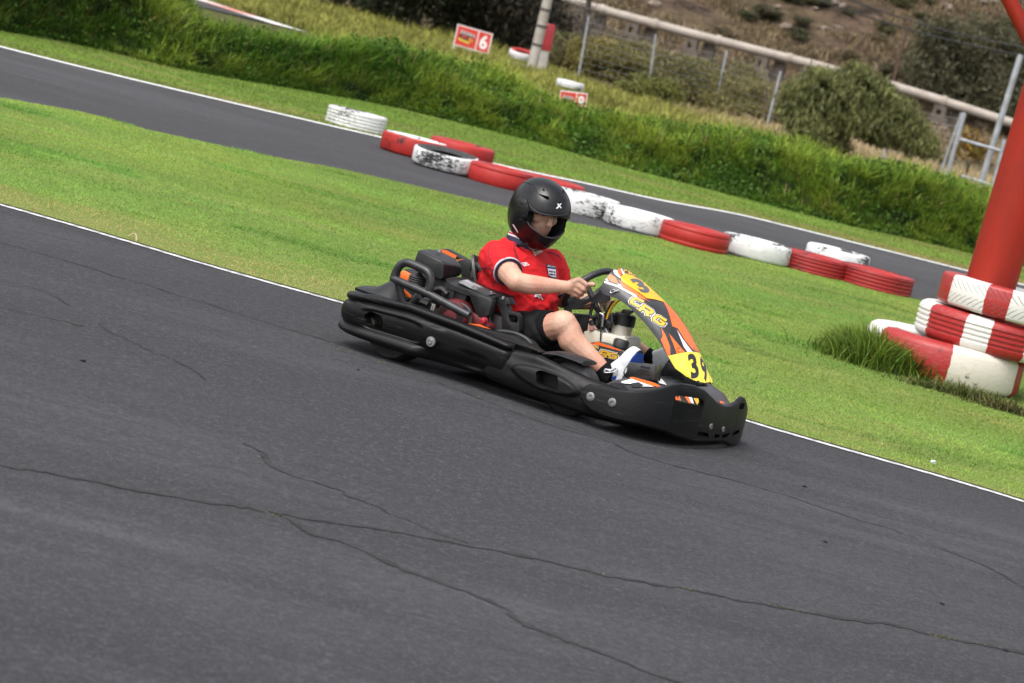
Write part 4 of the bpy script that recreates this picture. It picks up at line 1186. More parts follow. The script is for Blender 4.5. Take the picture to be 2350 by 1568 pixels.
mb = MB(); mb.loft(rings); bme = mb.mesh()
hole1 = rprism([A(160, 792), A(190, 776), A(248, 800), A(256, 830), A(250, 872), A(225, 872), A(165, 842)], -.70, -.50)
bme = cut(bme, [hole1]); bme.materials.clear(); bmp = link('rear_bumper', bme, PL2, kart, 65, KOFF)
for p, sgn in ((A(557, 937), 1),):
    c = K(p, -.62); kb(MB().lathe([(0, -.012), (.010, -.012), (.011, -.006), (.023, -.005), (.025, .004)], 20, 'y', c + (0, -.006, 0)), 'bolt', STEEL, bmp)
c = K(A(238, 836), -.555)
kb(MB().lathe([(.0, -.004), (.024, -.004), (.026, .02)], 20, 'y', c), 'hole_spacer', M('spacer', (.09, .075, .06), .6), bmp)

# ---- side pods (front part of each side): beam with an oval boss
def side_pod(sg):
    xs_ = np.concatenate([[-.952, -.950, -.944, -.934], np.arange(-.925, -.20, .006)]); rings = []
    for x in xs_:
        e = float(np.clip((x + .952) / .05, 0, 1)); e = math.sqrt(1 - (1 - e) ** 2)
        zt = np.interp(x, [-.95, -.90, -.71, -.45, -.28, -.2], [.222, .232, .243, .212, .200, .185]); zb = np.interp(x, [-.95, -.6, -.35, -.2], [.070, .052, .050, .05])
        yo = np.interp(x, [-.95, -.5, -.36, -.20], [.605, .605, .575, .515]); yi = np.interp(x, [-.95, -.7, -.5, -.2], [.46, .50, .50, .44])
        ring = []
        for a in np.linspace(0, 2 * math.pi, 110, endpoint=False):
            ca, sa = math.cos(a), math.sin(a); n_ = 3.2
            r_ = (abs(ca) ** n_ + abs(sa) ** n_) ** (-1 / n_)
            yy = (yo + yi) / 2 + (yo - yi) / 2 * ca * r_ * (.6 + .4 * e); zz = (zt + zb) / 2 + (zt - zb) / 2 * sa * r_ * (.75 + .25 * e)
            if ca > .2:
                ex, ez = (x + .628) / .175, (zz - .150 + .055 * (x + .628)) / .044
                q_ = math.hypot(ex, ez); yy += .020 * (1 - float(sst(.86, 1.06, q_)))
                yy -= .010 * float(sst(-.93, -.80, x)) * (1 - float(sst(.0, 1.4, abs(zz - .205) / .03)))
            ring.append((x, sg * yy, zz))
        rings.append(ring if sg < 0 else ring[::-1])
    me = MB().loft(rings).mesh()
    if sg < 0:
        me = cut(me, [rprism([A(1072, 1092), A(1095, 1086), A(1185, 1118), A(1192, 1150), A(1188, 1190), A(1160, 1184), A(1078, 1155)], -.68, -.56)]); me.materials.clear()
    return link('side_pod', me, PL, kart, 60, KOFF)


sp_near = side_pod(-1); side_pod(1)
c = K(A(1160, 1130), -.55); kb(MB().lathe([(.0, -.004), (.018, -.004), (.020, .02)], 16, 'y', c), 'hole_spacer', M('spacer2', (.075, .065, .055), .6), sp_near)

# ---- front bumper: tall flexible band round the nose
AP, BP, PW = .30, .60, 2.5
def bplan(t):
    """t 0..1 near end to centre; returns x, y, outward normal"""
    if t < .18:
        x = -.47 + (.17) * (t / .18); return (x, -BP, 0, -1)
    a = (t - .18) / .82 * math.pi / 2
    c_, s_ = max(0.0, math.cos(a)) ** (2 / PW), max(0.0, math.sin(a)) ** (2 / PW)
    x, y = -.30 + AP * s_, -BP * c_
    nx_ = (max(s_, 1e-6)) ** (PW - 1) / AP; ny_ = -(max(c_, 1e-6)) ** (PW - 1) / BP; l = math.hypot(nx_, ny_)
    return (x, y, nx_ / l, ny_ / l)


tt = np.linspace(0, 1, 400); plan = np.array([bplan(t)[:2] for t in tt])
def onplan(p):
    """photo point -> (t, z) on the near half of the bumper band"""
    d = rayl(p); n2 = np.array([-d[1], d[0]]); s = (plan - CAML[:2]) @ n2
    best = None
    for k in range(len(s) - 1):
        if s[k] * s[k + 1] <= 0:
            f = s[k] / (s[k] - s[k + 1] + 1e-12); q = plan[k] + (plan[k + 1] - plan[k]) * f
            dist = (q - CAML[:2]) @ d[:2] / (d[:2] @ d[:2]); z = CAML[2] + d[2] * dist
            if best is None or dist < best[0]: best = (dist, tt[k] + f * (tt[k + 1] - tt[k]), z)
    return None if best is None else best[1:]


top_px = [(95, 900), (130, 835), (175, 815), (350, 850), (550, 880), (700, 890), (850, 880), (1000, 850), (1100, 815), (1200, 800), (1330, 820), (1450, 870), (1530, 950), (1600, 1018), (1680, 1050)]
bot_px = [(85, 990), (130, 1070), (200, 1130), (350, 1200), (700, 1280), (1000, 1350), (1350, 1440), (1650, 1490)]
tp_ = np.array([q for q in (onplan(E2(*p)) for p in top_px) if q]); bp_ = np.array([q for q in (onplan(E2(*p)) for p in bot_px) if q])
zt_f = lambda t: np.interp(t, tp_[:, 0], tp_[:, 1]); zb_f = lambda t: np.interp(t, bp_[:, 0], bp_[:, 1])
T0 = max(tp_[0, 0], 0.0)
def band(t0, t1, zlo, zhi, n, thick, out=.0):
    """solid strip of the bumper: function of t"""
    rings = []
    for t in np.linspace(t0, t1, n):
        u = t if t <= 1 else 2 - t; x, y, a, b_ = bplan(u); sg = 1 if t <= 1 else -1
        lo, hi = zlo(u if t <= 1 else max(u, .97)) - .014 * float(sst(.45, .8, u)) - (.024 * float(sst(1.0, 1.12, t))), zhi(u); lo = max(lo, .012); m_ = min(.012, (hi - lo) * .4)
        prof = [(out, lo + m_), (out, hi - m_), (out - .004, hi - m_ * .3), (out - thick * .5, hi), (out - thick + .004, hi - m_ * .3), (out - thick, hi - m_), (out - thick, lo + m_), (out - thick * .5, lo)]
        if sg < 0: lim = .262 - .5 * max(0, .90 - u); prof = [(o_, min(z, lim - .0 + (z - hi) * .0) if z > lim else z) for o_, z in prof]
        ys_ = 1 if sg > 0 else .95
        rings.append([(x + a * o_, sg * ys_ * (y + b_ * o_), z) for o_, z in prof][::-1])
    return MB().loft(rings)


mb = band(T0, 2 - T0, zb_f, lambda t: max(zt_f(t), zb_f(t) + .02), 180, .030, .022)
fb_me = mb.mesh('front_bumper')
def slot(pl, d0=-.10, d1=.08, mirror=False):
    """cutter through the band: outline given in photo points"""
    q = [onplan(p) for p in pl]; out = []
    for t, z in q:
        x, y, a, b_ = bplan(t); out.append(((x, y), (a, b_), z))
    m_ = np.mean([o[1] for o in out], 0); sg = -1 if mirror else 1
    V = [(o[0][0] + m_[0] * d0, sg * (o[0][1] + m_[1] * d0), o[2]) for o in out] + [(o[0][0] + m_[0] * d1, sg * (o[0][1] + m_[1] * d1), o[2]) for o in out]
    n_ = len(out); mb = MB(); mb.add(V, [tuple(range(n_)), tuple(range(2 * n_ - 1, n_ - 1, -1))] + [(k, k + n_, (k + 1) % n_ + n_, (k + 1) % n_) for k in range(n_)])
    me = mb.mesh(); bm = bmesh.new(); bm.from_mesh(me); bmesh.ops.recalc_face_normals(bm, faces=bm.faces); bm.to_mesh(me); bm.free(); return me


SL = [E2(*p) for p in [(1100, 965), (1112, 938), (1160, 935), (1300, 955), (1400, 975), (1425, 995), (1428, 1035), (1405, 1055), (1300, 1035), (1180, 1005), (1118, 992)]]
VN = [[E2(*p) for p in q] for q in ([(1340, 1378), (1368, 1340), (1470, 1360), (1480, 1405), (1400, 1398)], [(1515, 1365), (1608, 1380), (1590, 1420), (1540, 1412)])]
def slot_t(t0, t1, z0, z1):
    V = []
    for d_ in (-.10, .08):
        for t, z in ((t0, z0 + .006), (t0, z1 - .008), (t0 + .01, z1), (t1 - .01, z1 - .002), (t1, z1 - .010), (t1, z0 + .004), (t1 - .01, z0), (t0 + .01, z0)):
            u = 2 - t; x, y, a, b_ = bplan(u); xm, ym, am, bm2 = bplan(2 - (t0 + t1) / 2)
            V.append((x + am * d_, -.95 * y - bm2 * d_, z))
    me = mesh(V, [tuple(range(8)), tuple(range(15, 7, -1))] + [(k, k + 8, (k + 1) % 8 + 8, (k + 1) % 8) for k in range(8)]); return me


cut_ = [slot_t(1.085, 1.16, .192, .222), slot(SL)] + [slot(v, -.014, .05) for v in VN] + [slot(v, -.014, .05, True) for v in VN]
fb_me = cut(fb_me, cut_)
fb_me.materials.clear()
fb = link('front_bumper', fb_me, PL2, kart, 40, KOFF)
for k, p in enumerate([E2(203, 960), E2(446, 1025), E2(1498, 1285), E2(1677, 1318)]):
    t, z = onplan(p) if onplan(p) else (1, .1)
    if k == 3: t = min(t, 1.0)
    x, y, a, b_ = bplan(t); r_ = .020 if k < 2 else .015
    n_ = Vector((a, b_, 0)); rot = n_.to_track_quat('Z', 'Y').to_matrix()
    kb(MB().lathe([(0, .0), (r_ * .3, .0), (r_ * .35, .003), (r_ * .75, .003), (r_, .0), (r_, -.006)], 20, 'z', Vector((x, y, z)) + n_ * .0255, rot=rot), 'bolt', M('bolt_grey', (.22, .22, .22), .5, .5, c2=(.12, .12, .12), scale=60), fb)

# ---- wheels
def wheel(x, y, r, w_):
    o = thing('wheel', None, None); o.parent = kart; o.location = Vector((x, y, r)) + Vector(KOFF)
    h = w_ / 2
    MB().lathe([(r * .50, -h * .85), (r * .62, -h), (r * .9, -h * .92), (r, -h * .6), (r, h * .6), (r * .9, h * .92), (r * .62, h), (r * .50, h * .85), (r * .52, 0)], 40, 'y', closed=True).build('tyre', TYB, o, 50)
    MB().lathe([(.018, -h * .5), (.03, -h * .55), (r * .42, -h * .4), (r * .52, -h * .86), (r * .52, h * .86), (r * .42, h * .4), (.03, h * .2), (.018, h * .2)], 32, 'y').build('rim', M('rim', (.16, .15, .13), .5, .6), o, 40)


for sg in (-1, 1): wheel(-1.50, sg * .435, .138, .185); wheel(-.57, sg * .425, .125, .12)
kb(MB().tube([(-1.5, -.42, .138), (-1.5, .42, .138)], .020, 12), 'rear_axle', STEEL)
kb(MB().tube([(-.57, -.42, .125), (-.57, .42, .125)], .014, 10), 'tie_rod', STEEL)

# ---- frame, floor, seat
fr = MB()
for sg in (-1, 1): fr.tube(cat([(-1.62, sg * .26, .12), (-1.3, sg * .27, .075), (-.9, sg * .33, .065), (-.55, sg * .30, .065), (-.2, sg * .20, .07), (-.1, sg * .12, .08)], 30), .015, 10)
for x in (-1.6, -1.1, -.62): fr.tube([(x, -.30, .07), (x, .30, .07)], .014, 10)
for sg in (-1, 1): fr.tube(cat([(-1.25, sg * .30, .10), (-1.2, sg * .52, .13), (-.95, sg * .54, .14), (-.75, sg * .50, .13), (-.68, sg * .32, .08)], 24), .013, 8)
kb(fr, 'frame', BLKM)
kb(MB().prism([(-1.3, -.25, .045), (-.85, -.31, .045), (-.55, -.29, .045), (-.15, -.19, .045), (-.15, .19, .045), (-.55, .29, .045), (-.85, .31, .045), (-1.3, .25, .045)], (0, 0, .006)), 'floor_pan', M('floor', (.06, .06, .06), .6, .4))
SEATM = M('seat_shell', (.028, .029, .032), .38, c2=(.045, .045, .048), scale=10)
rings = []
for x, z, hw, lift in [(-.86, .10, .155, .03), (-.95, .085, .17, .05), (-1.08, .08, .185, .09), (-1.20, .085, .19, .15), (-1.285, .12, .19, .18), (-1.325, .20, .19, .16), (-1.355, .32, .19, .12), (-1.375, .43, .18, .08), (-1.39, .52, .155, .04), (-1.392, .545, .13, .02)]:
    row = []
    for u in np.linspace(-1, 1, 25):
        c_ = abs(u) ** 2.6; fx = .55 if z > .15 else .0
        row.append((x + lift * c_ * fx * 1.2, u * hw * (1.0), z + lift * c_ * (1 - fx * .7)))
    rings.append(row)
me = MB().loft(rings, closed=False, caps=False).mesh('seat'); me = evalmesh(me, [('SUBSURF', dict(levels=1, render_levels=1)), ('SOLIDIFY', dict(thickness=.012, offset=-1))])
link('seat', me, SEATM, kart, 60, KOFF)
kb(MB().tube(cat([K(A(768, 560), -.12), K(A(778, 536), -.14), K(A(800, 540), -.16), K(A(825, 580), -.17), K(A(845, 650), -.17)], 24), .013, 10), 'seat_rim', PLG)
kb(MB().prism([K(p, -.02) for p in (A(690, 512), A(735, 503), A(790, 520), A(822, 565), A(838, 640), A(745, 640), A(712, 600))], (0, .05, 0), .008), 'seat_bolster', PLG)

# ---- bar running along the top of the side and the loop behind it
def bar(pix, y, r, name='side_rail', mat_=None, n=40, seg=12): return kb(MB().tube(cat([K(p, y) for p in pix], n), r, seg), name, mat_ or PLD)
kb(MB().prism([K(p, -.54) for p in (A(412, 770), A(425, 745), A(470, 752), A(700, 838), A(985, 908), A(1010, 925), A(1120, 985), A(1130, 998), A(990, 965), A(700, 880))], (0, .07, 0), .008), 'side_deck', PL)
kb(MB().prism([K(p, -.475) for p in (A(745, 842), A(795, 846), A(862, 876), A(856, 884), A(790, 866))], (0, .03, 0)), 'orange_strip', ORG, None, None)
bar([A(895, 888), A(930, 884), A(1000, 897), A(1055, 925), A(1082, 960), A(1092, 992)], -.47, .010, 'seat_loop')
kb(MB().prism([K(p, -.42) for p in (A(870, 905), A(935, 886), A(1040, 930), A(1085, 985), A(1060, 1010), A(960, 985))], (0, .12, 0), .01), 'side_tray', PLD)
kb(MB().prism([K(p, -.47) for p in (A(887, 882), A(928, 884), A(922, 893), A(890, 890))], (0, .03, 0)), 'tray_clip', WHT)
# ---- front wheel fender and its edge
rings = []
for f in np.linspace(0, 1, 16):
    p0 = K((A(1105, 1000)[0] + f * (A(1355, 1040)[0] - A(1105, 1000)[0]), np.interp(f, [0, .25, .5, .8, 1], [A(0, 1000)[1], A(0, 988)[1], A(0, 995)[1], A(0, 1020)[1], A(0, 1040)[1]])), -.50)
    rings.append([(p0[0], -.52, p0[2] - .012), (p0[0], -.50, p0[2]), (p0[0], -.40, p0[2] + .004), (p0[0], -.36, p0[2] - .006), (p0[0], -.36, p0[2] - .016), (p0[0], -.50, p0[2] - .014 - .008 * f)])
kb(MB().loft(rings), 'wheel_fender', PLG)
# rear wheel cover, humped
rings = []
hp_ = [(A(158, 640), A(165, 655)), (A(190, 628), A(195, 665)), (A(240, 628), A(240, 682)), (A(285, 614), A(285, 694)), (A(330, 622), A(330, 705)), (A(375, 660), A(375, 718)), (A(400, 690), A(405, 728))]
tp2 = cat([p[0] for p in hp_], 26); bt2 = cat([p[1] for p in hp_], 26)
for p, b_ in zip(tp2, bt2):
    e0 = K(b_, -.52); t0 = K(p, -.36); zt = max(t0[2], e0[2] + .012) + .022 * math.exp(-((e0[0] + 1.60) / .07) ** 2)
    rings.append([(e0[0], -.53, e0[2] - .012), (e0[0], -.535, e0[2]), (e0[0], -.50, e0[2] * .45 + zt * .55), (e0[0], -.44, zt), (e0[0], -.34, zt), (e0[0], -.28, e0[2]), (e0[0], -.28, e0[2] - .02)])
kb(MB().loft(rings), 'wheel_cover', PLG, smooth=50)
kb(MB().prism([K(p, -.50) for p in (A(366, 634), A(374, 636), A(440, 690), A(446, 707), A(425, 705), A(380, 668))], (0, .02, 0), .004), 'orange_guard', ORG)
kb(MB().prism([K(p, -.24) for p in (A(395, 572), A(410, 565), A(500, 610), A(500, 640), A(390, 610))], (0, .02, 0), .004), 'orange_strip', ORG)
kb(MB().prism([K(p, -.2) for p in (A(385, 580), A(430, 553), A(520, 600), A(520, 650), A(400, 640), A(380, 610))], (0, .10, 0), .01), 'rear_housing', PLG)

# ---- engine with red shroud, cover, air box
kb(MB().box((-1.24, -.30, .20), (.36, .20, .18), bev=.02).box((-1.33, -.27, .31), (.16, .16, .14), bev=.015).box((-1.10, -.28, .26), (.18, .14, .16), bev=.02), 'engine_block', ENGD)
eb = kart.children[-1]
fins = MB()
for k in range(6): fins.box((-1.36, -.27, .27 + k * .017), (.20, .19, .006))
fins.tube(cat([K(A(470, 700), -.44), K(A(520, 690), -.43), K(A(600, 660), -.42), K(A(640, 690), -.42)], 14), .014, 8).tube(cat([K(A(440, 715), -.45), K(A(480, 720), -.45), K(A(540, 745), -.44)], 12), .02, 8)
fins.box(K(A(700, 700), -.36), (.12, .08, .06), bev=.01).box(K(A(660, 690), -.38), (.06, .06, .09), bev=.01)
for q_ in range(16):
    c = K(A(random.uniform(580, 790), random.uniform(660, 740)), -.35); fins.box(c, [random.uniform(.01, .035) for _ in range(3)], Matrix.Rotation(random.random(), 3, 'Y'), .003)
kb(fins, 'engine_detail', ENGD, eb)
c = K(A(668, 806), -.44)
sh_ = kb(MB().lathe([(0, -.030), (.045, -.030), (.072, -.022), (.083, 0), (.085, .05), (.076, .12)], 40, 'y', c), 'engine_shroud', ENGR, eb)
mb = MB()
for k in range(40):
    a = 2 * math.pi * k / 40 + .08
    u = Vector((math.cos(a), 0, math.sin(a))); rot = Matrix((u, (0, 1, 0), Vector((-u.z, 0, u.x)))).transposed()
    mb.box(Vector(c) + u * .052 + Vector((0, -.0295, 0)), (.032, .008, .0042), rot)
kb(mb, 'cooling_slots', M('slot_black', (.006, .004, .004), .9), sh_, None)
kb(MB().prism([K(p, -.42) for p in (A(700, 760), A(800, 795), A(860, 850), A(850, 880), A(770, 870), A(700, 850))], (0, .14, 0), .012), 'red_housing', ENGR, eb)
kb(MB().lathe([(0, -.02), (.013, -.016), (.015, .01)], 14, 'y', K(A(832, 826), -.44)), 'oil_cap', M('cap_red', (.36, .02, .04), .4), eb)
lp = [K(p, -.435) for p in (A(560, 738), A(578, 745), A(562, 790), A(548, 782))]; kb(MB().prism(lp, (0, .006, 0)), 'engine_label', M('label', (.42, .40, .37), .5, c2=(.15, .14, .13), scale=60), eb, None)
bar([A(575, 700), A(600, 675), A(622, 668), A(630, 690), A(612, 715)], -.40, .012, 'starter_handle')
bar([A(700, 740), A(725, 748), A(755, 775), A(762, 810), A(760, 840)], -.44, .011, 'exhaust_hose')
bar([A(845, 740), A(858, 770), A(860, 820), A(868, 860)], -.38, .007, 'fuel_hose')
kb(MB().tube([K(A(875, 855), -.33), K(A(905, 870), -.33)], .018, 10), 'exhaust', GRIME)
# cover: sloping top plate, front arm and open front frame
top = [K(p, -.42) for p in (A(635, 612), A(668, 642), A(840, 700), A(872, 715))]
y2 = -.16
ec = MB()
ec.loft([[q + (0, 0, -.022), q, q + (0, .04, .012), np.array([q[0], y2, q[2] + .02]), np.array([q[0], y2, q[2] - .01])] for q in cat(top, 12)])
kb(ec, 'engine_cover', PLG, smooth=40); cov = kart.children[-1]
kb(MB().prism([K(p, -.425) for p in (A(735, 665), A(860, 705), A(875, 718), A(868, 760), A(855, 800), A(830, 818), A(795, 808), A(775, 765), A(752, 700))], (0, .05, 0), .012), 'cover_arm', PLG, cov)
YF = -.355
outer = [A(862, 705), A(958, 708), A(975, 745), A(1012, 815), A(1014, 880), A(1002, 905), A(926, 905), A(922, 800), A(905, 752), A(882, 735)]
me = MB().prism([K(p, YF) for p in outer], (0, .045, .004)).mesh(); cs = []
for hole in ([A(922, 742), A(962, 740), A(982, 770), A(978, 785), A(934, 775)], [A(934, 796), A(975, 800), A(985, 815), A(980, 838), A(940, 834)]):
    cs.append(MB().prism([K(p, YF - .05) for p in hole], (0, .2, 0)).mesh())
me = cut(me, cs); me.materials.clear(); me = evalmesh(me, [('BEVEL', dict(width=.006, segments=2, limit_method='ANGLE'))]); me.materials.clear(); link('cover_front', me, PLG, cov, 40, KOFF)
bar([A(875, 735), A(862, 745), A(850, 775), A(846, 800)], -.40, .010, 'cover_edge', PLG).parent = cov
kb(MB().prism([K(p, -.40) for p in (A(690, 622), A(722, 615), A(790, 650), A(870, 690), A(848, 694), A(770, 662))], (0, .05, .004)), 'cover_sticker', M('foil', (.42, .42, .43), .35, .4, c2=(.09, .09, .095), scale=14, lo=.4, hi=.5), cov, None)
for p in (A(760, 655), A(868, 688), A(930, 715)): kb(MB().lathe([(0, .014), (.007, .014), (.008, 0)], 10, 'z', K(p, -.36)), 'bolt', STEEL, cov)
# air box: chamfered lump
def hull(pts, bev, name, mat_, par=None):
    bm = bmesh.new(); [bm.verts.new(tuple(map(float, p))) for p in pts]
    r_ = bmesh.ops.convex_hull(bm, input=bm.verts); bmesh.ops.delete(bm, geom=[v for v in bm.verts if not v.link_faces], context='VERTS')
    bmesh.ops.dissolve_limit(bm, angle_limit=R(6), verts=bm.verts, edges=bm.edges)
    bmesh.ops.bevel(bm, geom=bm.edges[:], offset=bev, segments=3, affect='EDGES', profile=.6)
    return kb(MB().bm(bm), name, mat_, par)


yn, yf = -.36, -.10
pts = []
for p, y in [(A(487, 456), yn), (A(463, 525), yn), (A(462, 565), yn + .0), (A(600, 615), yn), (A(614, 610), yn), (A(622, 530), yn), (A(610, 515), yn)]: pts.append(K(p, y))
for p in (A(640, 505), A(716, 545), A(712, 590), A(690, 600)): pts.append(K(p, -.17))
for p in (A(545, 452), A(600, 462), A(680, 500), A(718, 550)): pts.append(K(p, -.13))
ab = hull(pts, .010, 'air_box', PLG)
kb(MB().lathe([(0, .012), (.010, .012), (.011, 0)], 10, 'z', K(A(598, 468), -.22)), 'bolt', STEEL, ab)
hs_ = []
c0 = K(A(490, 590), -.30)
prof = []
for k in range(9): prof += [(.046, -.09 + k * .010), (.041, -.085 + k * .010)]
kb(MB().lathe([(0, -.092)] + prof + [(0, .02)], 24, 'z', c0), 'intake_hose', PLD, ab)
kb(MB().box(K(A(640, 640), -.24), (.13, .14, .05), bev=.01), 'air_box_base', PLD, ab)
# far rear plate, black with orange inlay
fp = [A(588, 462), A(600, 452), A(640, 450), A(735, 500), A(742, 540), A(690, 510)]
kb(MB().prism([K(p, .12) for p in fp], (0, .03, 0), .006), 'rear_plate', PLG)
kb(MB().prism([K(p, .116) for p in (A(594, 463), A(606, 455), A(630, 458), A(688, 488), A(682, 502), A(668, 500))], (0, .003, 0)), 'orange_inlay', ORG, kart.children[-1], None)
kb(MB().prism([K(p, .05) for p in (A(682, 512), A(712, 505), A(735, 508), A(700, 520))], (0, .03, 0)), 'orange_strip', ORG, None, None)
# engine guard hoop
gd_ = kb(MB().tube(cat([K(p, -.56) for p in (A(357, 625), A(365, 590), A(385, 548), A(408, 529), A(440, 527), A(520, 562), A(545, 585), A(553, 615), A(548, 655), A(535, 690))], 50), .0195, 14), 'engine_guard', BLKM)
kb(MB().tube([K(p, -.565) for p in (A(353, 607), A(368, 612), A(545, 690), A(755, 802))], [.016, .0185, .0185, .0185], 14), 'guard_bar', BLKM, gd_)
kb(MB().tube([K(A(382, 625), -.54), K(A(412, 748), -.52)], .019, 12), 'guard_leg', BLKM, gd_)
kb(MB().tube([K(A(492, 700), -.54), K(A(440, 750), -.52)], .016, 12), 'guard_leg', BLKM, gd_)

# ---- front panel
Ec = [(1437, 662), (1462, 690), (1545, 722), (1620, 785), (1690, 862), (1745, 935), (1785, 1002), (1815, 1055), (1855, 1098), (1925, 1138), (1962, 1152)]
Fc = [(1500, 570), (1545, 603), (1605, 655), (1670, 715), (1730, 775), (1785, 845), (1830, 915), (1865, 975), (1900, 1038), (1935, 1105), (1962, 1160)]
NT = 60
ye = np.interp(np.linspace(0, 1, NT), [0, .5, .8, 1], [-.150, -.150, -.125, -.072]); yf_ = np.interp(np.linspace(0, 1, NT), [0, .5, .8, 1], [-.102, -.102, -.085, -.060])
Ep = [K(A(*p), y) for p, y in zip(cat(Ec, NT), ye)]; Fp = [K(A(*p), y) for p, y in zip(cat(Fc, NT), yf_)]
rows = []
for k in range(NT):
    e, f = Ep[k], Fp[k]; t_ = Fp[min(k + 1, NT - 1)] - Fp[max(k - 1, 0)]; nrm = np.array([-t_[2], 0, t_[0]]); nrm /= np.linalg.norm(nrm); nrm = nrm if nrm[0] > 0 else -nrm
    row = []
    for u in np.linspace(0, 1, 9)[:-1]:
        q = e * (1 - u) + f * u; q = q + np.array([0, -.012 * math.sin(math.pi * u), 0]); row.append(q)
    w_ = -f[1]
    for u in np.linspace(-1, 1, 15):
        q = f.copy(); q[1] = u * w_; row.append(q + nrm * (.016 * (1 - u * u)))
    for u in np.linspace(1, 0, 9)[1:]:
        q = e * (1 - u) + f * u; q = q * (1, -1, 1) + np.array([0, .012 * math.sin(math.pi * u), 0]); row.append(q)
    rows.append(row)
me0 = MB().loft(rows, closed=False, caps=False).mesh('front_panel')
PBV = BVHTree.FromPolygons([v.co.copy() for v in me0.vertices], [tuple(p.vertices) for p in me0.polygons])
me = evalmesh(me0, [('SOLIDIFY', dict(thickness=.007, offset=0))])
PANM = M('panel_black', (.020, .020, .022), .36, c2=(.03, .03, .033), scale=20, bumps=.05, bscale=300)
pan = link('front_panel', me, PANM, kart, 40, KOFF)


def flat_tris(pts2, faces=None, maxlen=5.0):
    """polygon (photo points) -> small triangles"""
    bm = bmesh.new(); vs = [bm.verts.new((p[0], p[1], 0)) for p in pts2]
    if faces is None: bm.faces.new(vs)
    else:
        for f in faces:
            try: bm.faces.new([vs[i] for i in f])
            except ValueError: pass
    bmesh.ops.triangulate(bm, faces=bm.faces)
    for _ in range(6):
        ed = [e for e in bm.edges if e.calc_length() > maxlen]
        if not ed: break
        bmesh.ops.subdivide_edges(bm, edges=ed, cuts=1); bmesh.ops.triangulate(bm, faces=[f for f in bm.faces if len(f.verts) > 3])
    bm.verts.index_update()
    r = [(v.co.x, v.co.y) for v in bm.verts], [[v.index for v in f.verts] for f in bm.faces]
    bm.free(); return r


def lay(mb, bvh, pts2, faces=None, off=.0045, maxlen=5.0):
    """lay a flat printed shape onto a surface"""
    V2, F2 = flat_tris(pts2, faces, maxlen); V = []; ok = []
    for p in V2:
        h = bvh.ray_cast(Vector(CAML), Vector(rayl(p)))
        if h[0] is None: V.append((0, 0, 0)); ok.append(False); continue
        n_ = h[1] if h[1].dot(Vector(rayl(p))) < 0 else -h[1]
        V.append(h[0] + n_ * off); ok.append(True)
    keep = []
    for f in F2:
        if all(ok[i] for i in f):
            a, b_, c = (Vector(V[i]) for i in f)
            if max((a - b_).length, (b_ - c).length, (a - c).length) < .08: keep.append(f)
    mb.add(V, keep)


def decal(name, polys, bvh, mat_, parent, off=.0045, offs=KOFF, maxlen=5.0):
    for p in polys:
        mb = MB(); lay(mb, bvh, p, None, off, maxlen)
        o = link(name, mb.mesh(name), mat_, parent, 180, offs)
    return o


def stroke(pl, w_, closed=False):
    """letter strokes: polyline in unit square -> ribbon polygon quads"""
    P = [Vector(p) for p in pl]; n_ = len(P); L_, R_ = [], []
    for i in range(n_):
        a = P[max(i - 1, 0)]; b_ = P[min(i + 1, n_ - 1)]
        d0 = (P[i] - a).normalized() if i else (b_ - P[i]).normalized(); d1 = (b_ - P[i]).normalized() if i < n_ - 1 else d0
        m_ = (d0 + d1).normalized(); nn = Vector((-m_.y, m_.x)); k = 1 / max(.5, nn.dot(Vector((-d0.y, d0.x))))
        L_.append(P[i] + nn * w_ * k); R_.append(P[i] - nn * w_ * k)
    if True:
        d = (P[1] - P[0]).normalized() * w_ * .0; 
    return [(tuple(L_[i]), tuple(L_[i + 1]), tuple(R_[i + 1]), tuple(R_[i])) for i in range(n_ - 1)]


GL = {'C': [[(1, 1), (.28, 1), (.06, .8), (.0, .2), (.12, 0), (.92, 0)]], 'R': [[(.0, -.12), (.1, 1), (.85, 1), (1, .85), (.98, .60), (.84, .46), (.2, .46)], [(.5, .46), (.98, -.1)]], 'G': [[(1, 1), (.28, 1), (.06, .8), (.0, .2), (.12, 0), (.8, 0), (.94, .16), (.94, .5), (.5, .5)]]}


def letters(spec, bvh, parent, fn, layers, off0=.0052, name='lettering'):
    """spec: (letter, origin, right, up) in crop pixels; layers: (half width, material)"""
    for li, (w_, mat_) in enumerate(layers):
        mb = MB()
        for ch, o_, r_, u_ in spec:
            for pl in GL[ch]:
                for quad in stroke(pl, w_):
                    lay(mb, bvh, [fn(o_[0] + r_[0] * p[0] + u_[0] * p[1], o_[1] + r_[1] * p[0] + u_[1] * p[1]) for p in quad], None, off0 + li * .0012, 3.0)
        link(name if li == len(layers) - 1 else name + '_outline', mb.mesh(), mat_, parent, 180, KOFF)


def digits(spec, bvh, parent, fn, mat_, off=.0062, bold=.03, name='digit', offs=KOFF):
    for ch, bl, r_, u_ in spec:
        V, F, _ = text2d(ch, bold); mb = MB()
        lay(mb, bvh, [fn(bl[0] + r_[0] * a + u_[0] * b_, bl[1] + r_[1] * a + u_[1] * b_) for a, b_ in V], F, off, 4.0)
        link(name, mb.mesh(name), mat_, parent, 180, offs)


